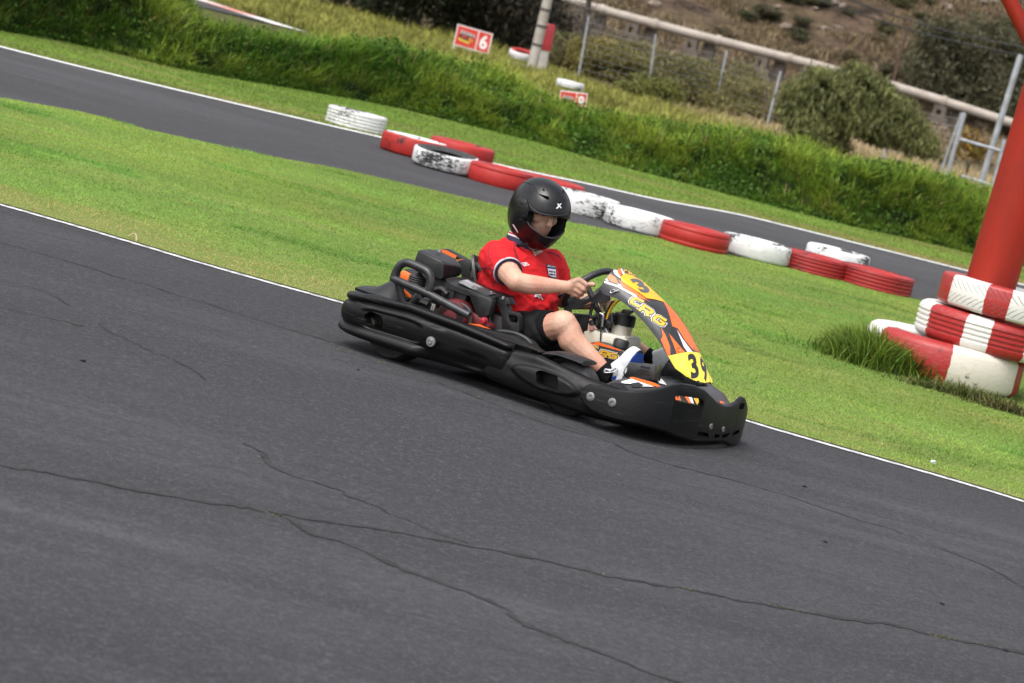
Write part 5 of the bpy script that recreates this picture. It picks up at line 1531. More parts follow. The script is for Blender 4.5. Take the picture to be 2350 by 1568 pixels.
qq = lambda *pl: [Q(*p) for p in pl]
dd_ = lambda *pl: [D(*p) for p in pl]
decal('orange_graphic', [qq((1410, 500), (1490, 550), (1528, 640), (1425, 608), (1368, 548)), qq((1535, 582), (1570, 610), (1700, 690), (1910, 845), (1990, 915), (1925, 872), (1860, 855), (1750, 800), (1600, 695)),
                         qq((1520, 425), (1562, 418), (1600, 470), (1570, 515), (1558, 545), (1515, 480)),
                         dd_((1100, 372), (1165, 400), (1320, 610), (1420, 790), (1470, 870), (1395, 785), (1345, 770), (1280, 690), (1222, 595), (1180, 578), (1160, 500), (1135, 430)),
                         dd_((1095, 590), (1130, 650), (1165, 740), (1170, 812), (1150, 815), (1092, 683), (1107, 655)), dd_((1155, 635), (1215, 705), (1285, 788), (1218, 797), (1190, 720))], PBV, ORG, pan, maxlen=2.0)
decal('white_graphic', [qq((1310, 598), (1350, 605), (1525, 665), (1565, 685), (1780, 805), (1805, 838), (1760, 825), (1520, 690), (1305, 617)), qq((1352, 545), (1392, 607), (1368, 610), (1345, 575)),
                        qq((1452, 455), (1505, 432), (1522, 500), (1562, 548), (1555, 565), (1475, 500)), qq((1528, 640), (1560, 650), (1590, 690), (1565, 685), (1525, 668)), qq((1560, 432), (1575, 428), (1600, 480), (1640, 512), (1590, 512)),
                        dd_((1215, 605), (1262, 680), (1330, 770), (1345, 785), (1305, 790), (1270, 742))], PBV, WHT, pan, .0052)
decal('yellow_field', [qq((1562, 545), (1592, 515), (1645, 512), (1730, 530), (1900, 620), (2250, 930), (2070, 878), (1935, 855), (1740, 715), (1575, 605))], PBV, YEL, pan, .0058, maxlen=2.0)
decal('number_field', [dd_((1150, 812), (1290, 787), (1340, 782), (1400, 792), (1445, 850), (1530, 1010), (1510, 1040), (1475, 1057), (1432, 1030), (1385, 1022), (1330, 1000), (1210, 912))], PBV, YEL2, pan, .0058, maxlen=2.0)
letters([('C', (851, 388), (78, 38), (24, -40)), ('R', (922, 448), (72, 48), (32, -38)), ('G', (1030, 527), (72, 48), (28, -38))], PBV, pan, D, [(.31, WHT), (.24, DBK), (.15, GOLD2)], .0052)
letters([('C', (795, 160), (26, 4), (-4, -32)), ('R', (832, 163), (26, 4), (-4, -32)), ('G', (868, 168), (24, 6), (-4, -32))], PBV, pan, D, [(.17, GOLD)], .0052, 'badge')
digits([('3', (1860, 782), (150, -5), (-185, -205))], PBV, pan, Q, DGY, .0070, .05)
digits([('3', (1338, 1000), (62, -12), (-42, -195)), ('9', (1432, 1028), (38, -4), (-42, -205))], PBV, pan, D, DBK, .0070, .035)
for p in (D(1230, 766), D(1353, 768)):
    h = PBV.ray_cast(Vector(CAML), Vector(rayl(p)))
    if h[0]: kb(MB().lathe([(0, .004), (.006, .004), (.010, .001), (.010, -.002)], 14, 'z', h[0] + (h[1] if h[1].x > 0 or h[1].y < 0 else -h[1]) * .006, rot=h[1].to_track_quat('Z', 'Y').to_matrix()), 'bolt', STEEL, pan)
cl = [Q(*p) for p in ((1500, 745), (1470, 735), (1435, 745), (1428, 770), (1450, 780), (1490, 760), (1555, 740))]; pts = []
for p in cl:
    h = PBV.ray_cast(Vector(CAML), Vector(rayl(p)))
    if h[0]: pts.append(np.array(h[0]) + np.array([0, -.012, .004]))
kb(MB().tube(cat(pts, 30), .0028, 6), 'spring_clip', STEEL, pan)

# ---- nose fairing between bumper and panel
rings = []
for y in np.linspace(-.50, .50, 31):
    a = abs(y) / .55; xf = -.30 + AP * (1 - a ** PW) ** (1 / PW) - .035; zt = .246 - .045 * a ** 6; xr = -.40 + .02 * a
    rings.append([(xr, y, .07), (xr, y, zt - .02), (xr + .04, y, zt), (xr * .62 + xf * .38, y, zt + .004), (xr * .25 + xf * .75, y, zt - .030), (xf - .02, y, zt - .075), (xf, y, zt - .11), (xf, y, .08)])
me1 = MB().loft(rings).mesh('nose_fairing')
NBV = BVHTree.FromPolygons([v.co.copy() for v in me1.vertices], [tuple(p.vertices) for p in me1.polygons])
nose = link('nose_fairing', me1, PANM, kart, 40, KOFF)
e2 = lambda *pl: [E2(*p) for p in pl]
decal('orange_graphic', [e2((620, 745), (660, 742), (900, 808), (970, 845), (940, 855), (800, 825), (640, 775)), e2((1095, 935), (1180, 938), (1205, 1010), (1120, 995)), e2((1230, 945), (1290, 955), (1320, 1040), (1290, 1035)), e2((1640, 1010), (1700, 1030), (1690, 1045), (1650, 1040)), e2((1815, 1100), (1860, 1120), (1850, 1145), (1820, 1140))], NBV, ORG, nose, .003)
decal('white_graphic', [e2((520, 800), (640, 765), (830, 832), (900, 855), (700, 850), (640, 820), (540, 815)), e2((915, 768), (985, 765), (1040, 835), (960, 815)), e2((1280, 955), (1320, 960), (1350, 1045), (1320, 1040))], NBV, WHT, nose, .004)
decal('yellow_graphic', [e2((1345, 985), (1425, 985), (1425, 1005), (1375, 1010), (1400, 1050), (1380, 1052))], NBV, YEL, nose, .004)
decal('black_graphic', [e2((640, 815), (720, 805), (780, 840), (720, 862), (650, 855)), e2((1150, 950), (1180, 960), (1160, 985))], NBV, DBK, nose, .005)
# panel stand behind the nose, far nose slope
kb(MB().prism([K(p, .02) for p in (D(1265, 960), D(1290, 955), D(1420, 1035), D(1440, 1060), D(1270, 1060))], (0, .06, 0), .004), 'panel_stand', PLD)
kb(MB().prism([K(p, .30) for p in (D(940, 790), D(985, 805), D(1150, 930), D(1245, 1020), D(1180, 1035), D(1040, 1010), D(950, 900))], (0, .10, 0), .012), 'leg_shield', PLG)
kb(MB().prism([K(p, .34) for p in (D(1170, 955), D(1245, 938), D(1262, 990), D(1200, 985))], (0, .03, 0), .004), 'alloy_bracket', STEEL)

# ---- steering: wheel, column, brackets, tank
WC = np.array([-.815, 0, .545]); WT_ = np.array([.145, 0, .200]); WT_ /= np.linalg.norm(WT_); WN = np.array([-WT_[2], 0, WT_[0]])
def wplane(p):
    d = rayl(p); t_ = ((WC - CAML) @ WN) / (d @ WN); return CAML + d * t_


sw = thing('steering_wheel', None, None); sw.parent = kart; sw.location = Vector(WC + KOFF)
rim = []
for a in np.linspace(0, 2 * math.pi, 56, endpoint=False):
    rim.append(WC + np.array([0, 1, 0]) * (.158 * math.cos(a)) + WT_ * (max(-.115, .128 * math.sin(a))))
MB().tube(rim, .0165, 14, True).build('rim', M('grip', (.014, .014, .015), .5, c2=(.024, .024, .025), scale=60, bumps=.3, bscale=300, bdist=.002), sw, 60, -WC)
spk = [K(C5(*p), -.07) for p in ((1090, 640), (1140, 565), (1200, 570), (1350, 618), (1440, 622), (1560, 572), (1690, 480), (1800, 540), (1790, 640), (1640, 670), (1560, 680), (1440, 728), (1280, 768), (1195, 768), (1188, 835), (1085, 805), (1078, 720))]
me = MB().prism(spk, (.0, .010, 0)).mesh(); sl_ = [K(C5(*p), -.09) for p in ((1318, 705), (1340, 665), (1478, 650), (1482, 676), (1400, 706))]
me = cut(me, [MB().prism(sl_, (0, .06, 0)).mesh()]); me.materials.clear()
link('spoke_plate', me, BLKM, sw, 30, -WC)
me = me.copy(); me.transform(Matrix.Translation(Vector(WC)) @ Matrix.Scale(-1, 4, (0, 1, 0)) @ Matrix.Translation(Vector(-WC)) if False else Matrix.Scale(-1, 4, (0, 1, 0))); me.flip_normals(); me.transform(Matrix.Translation(Vector(WN * -.004)))
hub = K(C5(1690, 960), 0); lp2 = lambda a, c, t: a + (c - a) * t
kb(MB().tube([WC, hub], .014, 10).tube([hub, lp2(hub, K(C5(1845, 1345), 0), .3)], .013, 10), 'steering_column', BLKM)
kb(MB().tube([lp2(hub, K(C5(1845, 1345), 0), .28), K(C5(1845, 1345), 0)], .0115, 12), 'column_tube', STEEL)
st_ = MB(); st_.prism([K(C5(*p), -.05) for p in ((1590, 640), (1680, 570), (1735, 575), (1740, 600), (1715, 640), (1730, 790), (1690, 812), (1650, 790), (1630, 690))], (0, .03, 0), .004)
kb(st_, 'caliper', BEIGE)
kb(MB().box(K(C5(1700, 600), -.055), (.012, .01, .012)).box(K(C5(1705, 720), -.055), (.010, .01, .010)).box(K(C5(1715, 760), -.055), (.009, .01, .009)), 'caliper_bolt', BLKM, kart.children[-1], None)
bar([C5(1950, 632), C5(1860, 700), C5(1800, 800), C5(1755, 925)], -.03, .0065, 'yellow_hose', YEL, 24)
bar([C5(1570, 640), C5(1540, 700), C5(1500, 830), C5(1510, 900), C5(1600, 880)], -.05, .008, 'brake_hose', PLD, 24)
bar([C5(1650, 840), C5(1700, 870), C5(1690, 950), C5(1680, 1050)], -.05, .007, 'linkage', STEEL, 16)
bar([C5(1665, 1040), C5(1655, 1280)], -.06, .0035, 'brake_rod', BLKM, 6)
kb(MB().prism([K(C5(*p), .0) for p in ((2140, 790), (2190, 800), (1960, 960), (1900, 1030), (1870, 1020), (1900, 920))], (0, .012, 0)), 'panel_bracket', PLG)
kb(MB().prism([K(C5(*p), .02) for p in ((1830, 640), (1880, 640), (1780, 850), (1720, 900), (1700, 870))], (0, .012, 0)), 'panel_bracket', PLG)
kb(MB().prism([K(C5(*p), .05) for p in ((1700, 880), (1900, 900), (2000, 760), (2010, 830), (1900, 960), (1870, 1090), (1620, 1120), (1560, 1040), (1540, 900), (1620, 860))], (0, .10, 0), .01), 'steering_support', PLD)
mb = MB()
for p, s in ((C5(1830, 900), .035), (C5(1600, 900), .03), (C5(1540, 980), .026), (C5(1690, 950), .028), (C5(1790, 1000), .03), (C5(1850, 960), .02)): mb.box(K(p, -.02), (s, .03, s), Matrix.Rotation(random.random(), 3, 'Y'), .004)
mb.tube([K(C5(1835, 870), -.04), K(C5(1840, 990), -.04)], .009, 8).tube([K(C5(1600, 930), -.04), K(C5(1590, 1010), -.05), K(C5(1640, 960), -.05)], .006, 8)
kb(mb, 'steering_joint', BLKM)
kb(MB().tube([K(C5(1520, 950), -.03), K(C5(1535, 1030), -.03)], .016, 12), 'brake_reservoir', PLD)
kb(MB().tube([K(C5(1240, 905), .30), K(C5(1500, 925), .30)], .022, 12), 'side_hoop', BLKM)
tk = [K(C5(*p), -.05) for p in ((1375, 1135), (1400, 1112), (1470, 1115), (1485, 1095), (1545, 1095), (1570, 1120), (2040, 1195), (2065, 1230), (2065, 1420), (1380, 1420))]
tank = kb(MB().prism(tk, (0, .17, 0), .012), 'fuel_tank', TANK)
c = K(C5(1975, 1165), .05)
kb(MB().lathe([(.047, -.05), (.047, .045)], 28, 'z', c), 'tank_neck', TANK, tank)
kb(MB().lathe([(.0, .098), (.046, .098), (.052, .090), (.053, .045), (.047, .044)], 28, 'z', c), 'tank_cap', PLD, tank)
c = K(C5(1975, 1330), -.07); kb(MB().lathe([(.0, .024), (.032, .024), (.037, .016), (.037, -.01), (.033, -.012), (.033, -.05)], 24, 'z', c), 'reservoir_cap', PLD, tank)
kb(MB().tube([K(C5(1515, 1100), -.05), K(C5(1525, 1035), -.05)], .012, 10), 'tank_outlet', M('pink_hose', (.45, .22, .20), .5), tank)
cv = [C5(1420, 1300), C5(1530, 1290), C5(1620, 1278), C5(1700, 1295), C5(2010, 1415), C5(2080, 1440), D(812, 800), D(835, 870), D(780, 950), D(640, 930), C5(1560, 1640)]
tc_ = kb(MB().prism([K(p, -.10) for p in cv], (0, .19, 0), .008), 'tank_shroud', PANM)
me2 = MB().prism([K(p, -.10) for p in cv], (0, .19, 0)).mesh(); TBV = BVHTree.FromPolygons([v.co.copy() for v in me2.vertices], [tuple(p.vertices) for p in me2.polygons])
decal('orange_graphic', [[C5(*p) for p in ((1500, 1300), (1540, 1282), (1625, 1285), (2000, 1420), (1960, 1425), (1640, 1342), (1500, 1335))]], TBV, ORG, tc_, .003)
letters([('C', (540, 775), (55, 13), (0, -42)), ('R', (598, 808), (62, 14), (20, -38)), ('G', (680, 822), (58, 12), (8, -36))], TBV, tc_, D, [(.33, WHT), (.25, DBK), (.16, GOLD)], .0035)
# pedals: bent plate brackets with slots
for sg in (1, -1):
    yy = -.215 if sg == 1 else .215
    pts = [K(D(*p), -.285) for p in ((838, 862), (1048, 886), (1038, 1012), (800, 985), (785, 950), (800, 915))]
    if sg == -1: pts = [q * (1, 0, 1) + (0, .215, 0) for q in pts]
    pd = kb(MB().prism(pts, (0, .075 * sg, 0), .004), 'pedal', BLKM)
    mb = MB()
    for px in ((930, 890, 1005, 905), (920, 918, 1000, 934), (925, 944, 1000, 958)):
        a_, b_ = K(D(px[0], px[1]), -.2865), K(D(px[2], px[3]), -.2865)
        if sg == 1: mb.add([a_, b_, b_ + (0, 0, -.008), a_ + (0, 0, -.008)], [(0, 3, 2, 1)])
    if sg == 1: kb(mb, 'pedal_slot', M('slot_dark', (.006, .006, .006), .9), pd, None); kb(MB().prism([K(D(*p), -.287) for p in ((800, 940), (812, 910), (822, 908), (818, 935), (805, 958))], (0, .002, 0)), 'pedal_edge', M('worn_alloy', (.45, .44, .42), .5), pd, None)
# ================================================================ the driver (same coordinates as the kart)
DO = np.array([1.2, 0, -.10])
man = thing('person', 'driver in black full face helmet, red football shirt and black shorts steering the kart', 'person', tuple(KO - KF * 1.2 + np.array([0, 0, .10])), -KPHI)
SKIN, snt, sb = new_mat('skin')
sf = noi(snt, 10, 5, .65); sp_ = noi(snt, 120, 3, .6)
sc_ = mixc(snt, ramp(snt, sf, .40, .66), (.52, .325, .235), (.50, .235, .165))
sc_ = mixc(snt, ramp(snt, sp_, .5, .7, 0, .5), sc_, (.36, .19, .13))
sa_ = snt.nodes.new('ShaderNodeAttribute'); sa_.attribute_name = 'tone'; ss_ = snt.nodes.new('ShaderNodeSeparateColor'); snt.links.new(sa_.outputs['Color'], ss_.inputs[0])
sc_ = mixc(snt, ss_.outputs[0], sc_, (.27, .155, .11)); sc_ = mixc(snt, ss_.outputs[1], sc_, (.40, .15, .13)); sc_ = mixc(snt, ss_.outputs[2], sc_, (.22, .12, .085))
snt.links.new(sc_, sb.inputs['Base Color']); sb.inputs['Roughness'].default_value = .5
sb.inputs['Subsurface Weight'].default_value = .15; sb.inputs['Subsurface Radius'].default_value = (.012, .004, .002); sb.inputs['Specular IOR Level'].default_value = .35
bump(snt, sb, sp_, .3, .003)
STUB = M('stubble', (.40, .225, .16), .6, c2=(.26, .15, .105), scale=90); LIP = M('lips', (.42, .16, .13), .45)
SHIRT = M('shirt_red', (.54, .011, .015), .8, c2=(.44, .008, .012), scale=5, lo=.3, hi=.75, bumps=.12, bscale=500, bdist=.002, spec=.25)
NAVY = M('navy_trim', (.014, .014, .045), .75); TRIM = M('white_trim', (.66, .60, .63), .75); CWH = M('crest_white', (.68, .68, .74), .7)
SHORTS = M('shorts_black', (.0075, .0075, .0085), .9, c2=(.012, .012, .013), scale=6, bumps=.2, bscale=300, bdist=.002, spec=.2); SOCK = M('sock_black', (.008, .008, .009), .95, spec=.1)
SHOE = M('shoe_white', (.66, .67, .69), .5, c2=(.55, .56, .58), scale=25); SBLUE = M('shoe_blue', (.03, .09, .40), .45, c2=(.02, .06, .30), scale=20); SOLE = M('sole_dark', (.020, .024, .040), .6, bumps=.3, bscale=120)
HELM = M('helmet_black', (.0035, .0035, .004), .27, spec=.40, c2=(.008, .008, .0085), scale=20, rvar=.08, bumps=.04, bscale=400); HPAD = M('helmet_lining', (.012, .012, .013), .95, spec=.1); HGL = M('helmet_trim', (.008, .008, .009), .22)

ps = lambda name, m_, par=man, sm=180: link(name, m_[0], m_[1], par, sm, DO)
# head frame
HC = K((1237, 490), -.01); hy = R(-30); hpit = R(15)
hf = np.array([math.cos(hy) * math.cos(hpit), math.sin(hy) * math.cos(hpit), -math.sin(hpit)]); hl = np.array([-math.sin(hy), math.cos(hy), 0]); hu = np.cross(hf, hl)
H = lambda f, l, u: HC + hf * f + hl * l + hu * u
# joints
tw = R(-17)
def trot(v): return np.array([v[0] * math.cos(tw) - v[1] * math.sin(tw), v[0] * math.sin(tw) + v[1] * math.cos(tw), v[2]])
SHR = np.array([-1.232, -.175, .575]); SHL = np.array([-1.125, .175, .585])
ELR = K(C5(335, 345), -.36); WRR = K(C5(1105, 425), -.205)
ELL = K(C5(1060, 610), .31); WRL = K(C5(1660, 690), .18)
HIPR = np.array([-1.16, -.105, .195]); HIPL = np.array([-1.16, .105, .195])
KNR = K((1292, 745), -.27); ANR = K((1392, 858), -.205)
KNL = K(C5(1850, 1110), .19); ANL = K(D(1000, 830), .24)

b = MB()
# trunk
for c, a_, w_ in (((-1.17, 0, .20), (.12, .165, .12), 0), ((-1.175, 0, .33), (.14, .17, .14), 0), ((-1.18, 0, .45), (.135, .18, .14), .6), ((-1.185, 0, .545), (.105, .185, .095), 1)):
    r_ = trot if w_ else (lambda v: np.array(v))
    b.ellipsoid(c, r_((a_[0], 0, 0)), r_((0, a_[1], 0)), (0, 0, a_[2]))
b.capsule((-1.19, 0, .58), .062, H(-.02, 0, -.07), .056)
# arms
def limb(pts): [b.capsule(pts[i][0], pts[i][1], pts[i + 1][0], pts[i + 1][1]) for i in range(len(pts) - 1)]
lp = lambda a, c, t: a + (c - a) * t
limb([(SHR, .062), (lp(SHR, ELR, .4), .057), (lp(SHR, ELR, .8), .050), (ELR, .047)])
fo_ = np.array([0, -.004, -.006])
limb([(ELR, .045), (lp(ELR, WRR, .28) + fo_, .0475), (lp(ELR, WRR, .6) + fo_ * .5, .039), (lp(ELR, WRR, .88), .0305), (WRR, .0295)])
limb([(SHL, .062), (lp(SHL, ELL, .5), .053), (ELL, .045), (lp(ELL, WRL, .3), .046), (lp(ELL, WRL, .7), .035), (WRL, .029)])
# legs
limb([(HIPR, .095), (lp(HIPR, KNR, .5), .083), (lp(HIPR, KNR, .9), .066), (KNR, .067)])
kx = np.array([.012, -.01, .022])
limb([(KNR, .067), (lp(KNR, ANR, .12), .060), (lp(KNR, ANR, .28) + (-.014, -.006, -.012), .062), (lp(KNR, ANR, .5) + (-.012, -.003, -.008), .053), (lp(KNR, ANR, .78), .039), (ANR, .034)])
limb([(HIPL, .095), (lp(HIPL, KNL, .5), .083), (KNL, .058), (lp(KNL, ANL, .3) + (-.015, .004, -.01), .056), (lp(KNL, ANL, .75), .04), (ANL, .034)])
# right fist round the rim
def hand(px_mcp, px_pip, dyk, dyp, wrist, thumb, sgn=-1):
    mc = [K(C5(*p), y) for p, y in zip(px_mcp, dyk)]; pi_ = [K(C5(*p), y) for p, y in zip(px_pip, dyp)]
    cen = sum(mc) / 4; 
    for m_ in mc: b.capsule(wrist, .022, lp(wrist, m_, .55), .020); b.capsule(lp(wrist, m_, .5), .019, m_, .0135)
    for i, (m_, q_) in enumerate(zip(mc, pi_)):
        r0 = (.0125, .0130, .0122, .0110)[i]
        b.capsule(m_, r0 + .0012, q_, r0)
        d_ = q_ + np.array([-.006, .030 * -sgn, -.010]); b.capsule(q_, r0, d_, r0 * .95)
        e_ = d_ + np.array([-.024, .010 * -sgn, .004]); b.capsule(d_, r0 * .95, e_, r0 * .85)
    for i in range(len(thumb) - 1): b.capsule(thumb[i][0], thumb[i][1], thumb[i + 1][0], thumb[i + 1][1])


hand([(1318, 308), (1262, 378), (1226, 448), (1196, 515)], [(1440, 392), (1392, 458), (1342, 512), (1288, 556)], [-.178, -.186, -.186, -.180], [-.176, -.178, -.174, -.166], WRR,
     [(lp(WRR, K(C5(1300, 330), -.15), .5), .021), (K(C5(1340, 350), -.148), .0165), (K(C5(1450, 372), -.122), .0140), (K(C5(1545, 388), -.118), .0115)])
hand([(1720, 610), (1705, 650), (1700, 690), (1690, 730)], [(1790, 640), (1780, 690), (1770, 730), (1750, 760)], [.19, .195, .195, .19], [.185, .185, .18, .175], WRL,
     [(lp(WRL, K(C5(1740, 620), .16), .5), .02), (K(C5(1740, 630), .155), .016), (K(C5(1790, 600), .14), .012)], 1)
HF = lambda f, l, u: H(f + .003, l, u + .008)
# head and face
b.ellipsoid(HF(-.012, 0, .030), hf * .106, hl * .080, hu * .118)
b.ellipsoid(HF(.035, 0, -.050), hf * .062, hl * .058, hu * .080)            # jaw
b.capsule(HF(.084, 0, .036), .0105, HF(.114, 0, -.012), .0125); b.ellipsoid(HF(.110, 0, -.016), hf * .015, hl * .0185, hu * .010)   # nose
b.capsule(HF(.074, -.046, .050), .012, HF(.088, 0, .048), .0135); b.capsule(HF(.074, .046, .050), .012, HF(.088, 0, .048), .0135)  # brows
for s in (-1, 1): b.ellipsoid(HF(.050, s * .042, -.008), hf * .034, hl * .026, hu * .030)     # cheeks
b.capsule(HF(.088, -.017, -.050), .0075, HF(.088, .017, -.050), .0075); b.capsule(HF(.085, -.013, -.063), .0080, HF(.085, .013, -.063), .0080)
b.ellipsoid(HF(.074, 0, -.094), hf * .026, hl * .028, hu * .022)
bm_ = remesh(b.mesh('body'), .0042, 3, .5)
bm_.materials.clear()
bm_.materials.append(SKIN)
av = bm_.attributes.new('tone', 'FLOAT_COLOR', 'POINT'); tone = np.zeros((len(bm_.vertices), 4), np.float32); tone[:, 3] = 1
cv_ = np.empty(len(bm_.vertices) * 3, np.float32); bm_.vertices.foreach_get('co', cv_); cv_ = cv_.reshape(-1, 3) - HC
f_, l_, u_ = cv_ @ hf, cv_ @ hl, cv_ @ hu; face_ = (f_ > .02) & (u_ > -.14) & (u_ < .08) & (np.abs(l_) < .09)
u_ = u_ - .008; lip_ = np.exp(-(l_ / .020) ** 4 - ((u_ + .056) / .009) ** 2); beard = sst(-.020, -.038, u_) * 1.0 if False else np.clip((-.030 - u_) / .022, 0, 1)
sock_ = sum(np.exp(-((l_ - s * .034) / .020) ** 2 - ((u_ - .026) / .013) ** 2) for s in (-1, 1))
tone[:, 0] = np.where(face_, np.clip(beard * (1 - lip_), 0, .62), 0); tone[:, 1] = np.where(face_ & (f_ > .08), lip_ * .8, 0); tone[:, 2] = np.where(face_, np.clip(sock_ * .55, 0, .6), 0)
av.data.foreach_set('color', tone.ravel())
o = link('body', bm_, [], man, 180, DO)
EYEW = M('eye_white', (.55, .50, .46), .3); IRIS = M('iris', (.02, .016, .012), .15); HAIR = M('brow_hair', (.055, .035, .024), .85)
for s in (-1, 1):
    e = MB().ellipsoid(HF(.077, s * .033, .022), hf * .013, hl * .0145, hu * .0058, 16, 10).build('eye', EYEW, man, 180, DO)
    MB().ellipsoid(HF(.0875, s * .033 - .003, .021), hf * .004, hl * .0066, hu * .0056, 12, 8).build('iris', IRIS, e, 180, DO)
    MB().tube(cat([HF(.078, s * .056, .036), HF(.094, s * .036, .039), HF(.100, s * .014, .034)], 12), [.003, .004, .005, .0055, .006, .006, .006, .006, .006, .0055, .005, .004], 8).build('eyebrow', HAIR, man, 180, DO)
    MB().tube(cat([HF(.078, s * .050, .023), HF(.0925, s * .034, .0285), HF(.089, s * .016, .024)], 10), .0030, 6).build('eyelid', SKIN, man, 180, DO)

# ---- shirt
s_ = MB()
secs = [(.245, -1.165, .165, .195, 0), (.30, -1.165, .172, .200, 0), (.36, -1.168, .178, .204, .2), (.42, -1.172, .180, .206, .4), (.48, -1.18, .172, .207, .7), (.54, -1.185, .154, .205, 1), (.585, -1.19, .130, .198, 1), (.622, -1.200, .100, .165, 1), (.650, -1.215, .072, .110, 1), (.668, -1.222, .056, .075, 1)]
rings = []
for z, cx, a_, w_, t_ in secs:
    ring = []
    for q in np.linspace(0, 2 * math.pi, 40, endpoint=False):
        ca, sa = math.cos(q), math.sin(q); r_ = (abs(ca) ** 2.35 + abs(sa) ** 2.35) ** (-1 / 2.35)
        v = np.array([a_ * ca * r_, w_ * sa * r_, 0]); k = tw * t_
        ring.append((cx + v[0] * math.cos(k) - v[1] * math.sin(k), v[0] * math.sin(k) + v[1] * math.cos(k), z))
    rings.append(ring)
s_.loft(rings)
CUFR = lp(SHR, ELR, .56); CUFL = lp(SHL, ELL, .62)
def sleeve(S, Cf, El, r0, r1):
    d = (Cf - S) / np.linalg.norm(Cf - S)
    s_.capsule(S, r0, lp(S, Cf, .5), (r0 + r1) / 2 + .002); s_.tube([lp(S, Cf, .3), lp(S, Cf, .65), Cf], [r0 * .98, (r0 + r1) / 2, r1], 24)


sleeve(SHR, CUFR, ELR, .083, .069); sleeve(SHL, CUFL, ELL, .080, .070)
sm_ = remesh(s_.mesh('shirt'), .007, 8, .5)
def wr(p):
    """folds in the cloth"""
    a = noise.noise(Vector((p.x * 9 + p.z * 5, p.y * 9, p.z * 16 - p.x * 6))) * .55 + noise.noise(Vector((p.x * 22 - p.z * 14, p.y * 20, p.z * 24))) * .28
    r_ = 1 - abs(noise.noise(Vector((p.x * 7 - p.z * 9 + 3, p.y * 8, p.z * 5 + p.x * 6)))) * 2
    k = .50 + .60 * max(0, min(1, (.60 - p.z) / .15))
    r2 = 1 - abs(noise.noise(Vector((p.x * 13 + p.z * 16 + 9, p.y * 7 + p.z * 9, p.z * 10 - p.x * 12)))) * 2
    return (a * .013 + max(0, r_ - .40) * .019 + max(0, r2 - .55) * .014) * k


ns = [v.normal.copy() for v in sm_.vertices]
for v, n_ in zip(sm_.vertices, ns): v.co += n_ * (wr(v.co) - .001)
sm_.materials.clear(); sm_.update()
SBV = BVHTree.FromPolygons([v.co.copy() for v in sm_.vertices], [tuple(p.vertices) for p in sm_.polygons])
shirt = link('shirt', sm_, SHIRT, man, 180, DO)
def rings_on(C_, d, r, parts, par, name, e=1.0):
    d = Vector(d).normalized(); rot = d.to_track_quat('Z', 'Y').to_matrix()
    for (h0, h1, m_, rr) in parts:
        MB().lathe([(rr - .010, h0), (rr, h0), (rr + .0006, (h0 + h1) / 2), (rr, h1), (rr - .010, h1)], 40, 'z', C_, rot=rot).build(name, m_, par, 60, DO)


rings_on(CUFR, ELR - SHR, 0, [(-.004, .003, TRIM, .0700), (.003, .0055, NAVY, .0692), (.0055, .009, TRIM, .0690), (.009, .0125, NAVY, .0680)], shirt, 'cuff')
rings_on(CUFL, ELL - SHL, 0, [(-.008, .006, TRIM, .072), (.006, .02, NAVY, .071)], shirt, 'cuff')
# collar
cn = np.array([-1.207, -.006, .668])
for h0, h1, m_, e in ((0, .018, NAVY, .004), (.018, .024, TRIM, .003), (.024, .029, SHIRT, .002), (.029, .035, TRIM, .001), (.035, .047, NAVY, 0)):
    rg = []
    for hh, ee in ((h0, e), (h1, e), (h1, e - .008), (h0, e - .008)):
        ring = []
        for q in np.linspace(0, 2 * math.pi, 48, endpoint=False):
            fr_ = max(0, math.cos(q)) ** 3
            v = trot(np.array([(.080 + ee - hh * .25) * math.cos(q), (.078 + ee - hh * .25) * math.sin(q), hh * 1.25 - .040 * fr_ - .004]))
            ring.append(cn + v)
        rg.append(ring)
    MB().loft(rg + [rg[0]], caps=False).build('collar', m_, shirt, 60, DO)


def line_on(name, pl, hw, bvh, mat_, par, fn, off=.0015, n=30):
    c = cat([fn(*p) for p in pl], n); t = np.gradient(c, axis=0); t /= np.linalg.norm(t, axis=1)[:, None] + 1e-9; nn = np.stack([-t[:, 1], t[:, 0]], 1) * hw
    mb = MB()
    for i in range(n - 1): lay(mb, bvh, [c[i] + nn[i], c[i + 1] + nn[i + 1], c[i + 1] - nn[i + 1], c[i] - nn[i]], None, off, 3.0)
    return link(name, mb.mesh(), mat_, par, None, DO)


for pl in ([(245, 1335), (300, 1325), (350, 1335), (430, 1385), (500, 1440)], [(440, 1470), (400, 1500), (375, 1560)], [(640, 1010), (655, 1090), (662, 1140), (690, 1200)], [(330, 1040), (325, 1120), (350, 1230), (400, 1320)], [(1085, 1130), (1150, 1150), (1215, 1185)], [(1200, 1160), (1240, 1230)]):
    line_on('piping', pl, .9 if pl[0][0] != 330 else .55, SBV, NAVY, shirt, C3)
c5 = lambda *pl: [C5(*p) for p in pl]
q3 = lambda *pl: [Q(*p) for p in pl]
crest = decal('crest', [q3((483, 353), (617, 385), (622, 424), (492, 410))], SBV, NAVY, shirt, .003, DO)
decal('crest_border', [q3((492, 410), (622, 424), (632, 556), (508, 524))], SBV, NAVY, shirt, .003, DO)
decal('crest_shield', [q3((504, 420), (614, 432), (624, 550), (516, 520))], SBV, CWH, shirt, .0042, DO)
mb = MB(); V, F, _ = text2d('ENGLAND', .012); lay(mb, SBV, [Q(497 + 112 * a + 4 * b_, 388 + 24 * a - 18 * b_) for a, b_ in V], F, .0045, 3.0); link('crest_lettering', mb.mesh(), CWH, shirt, None, DO)
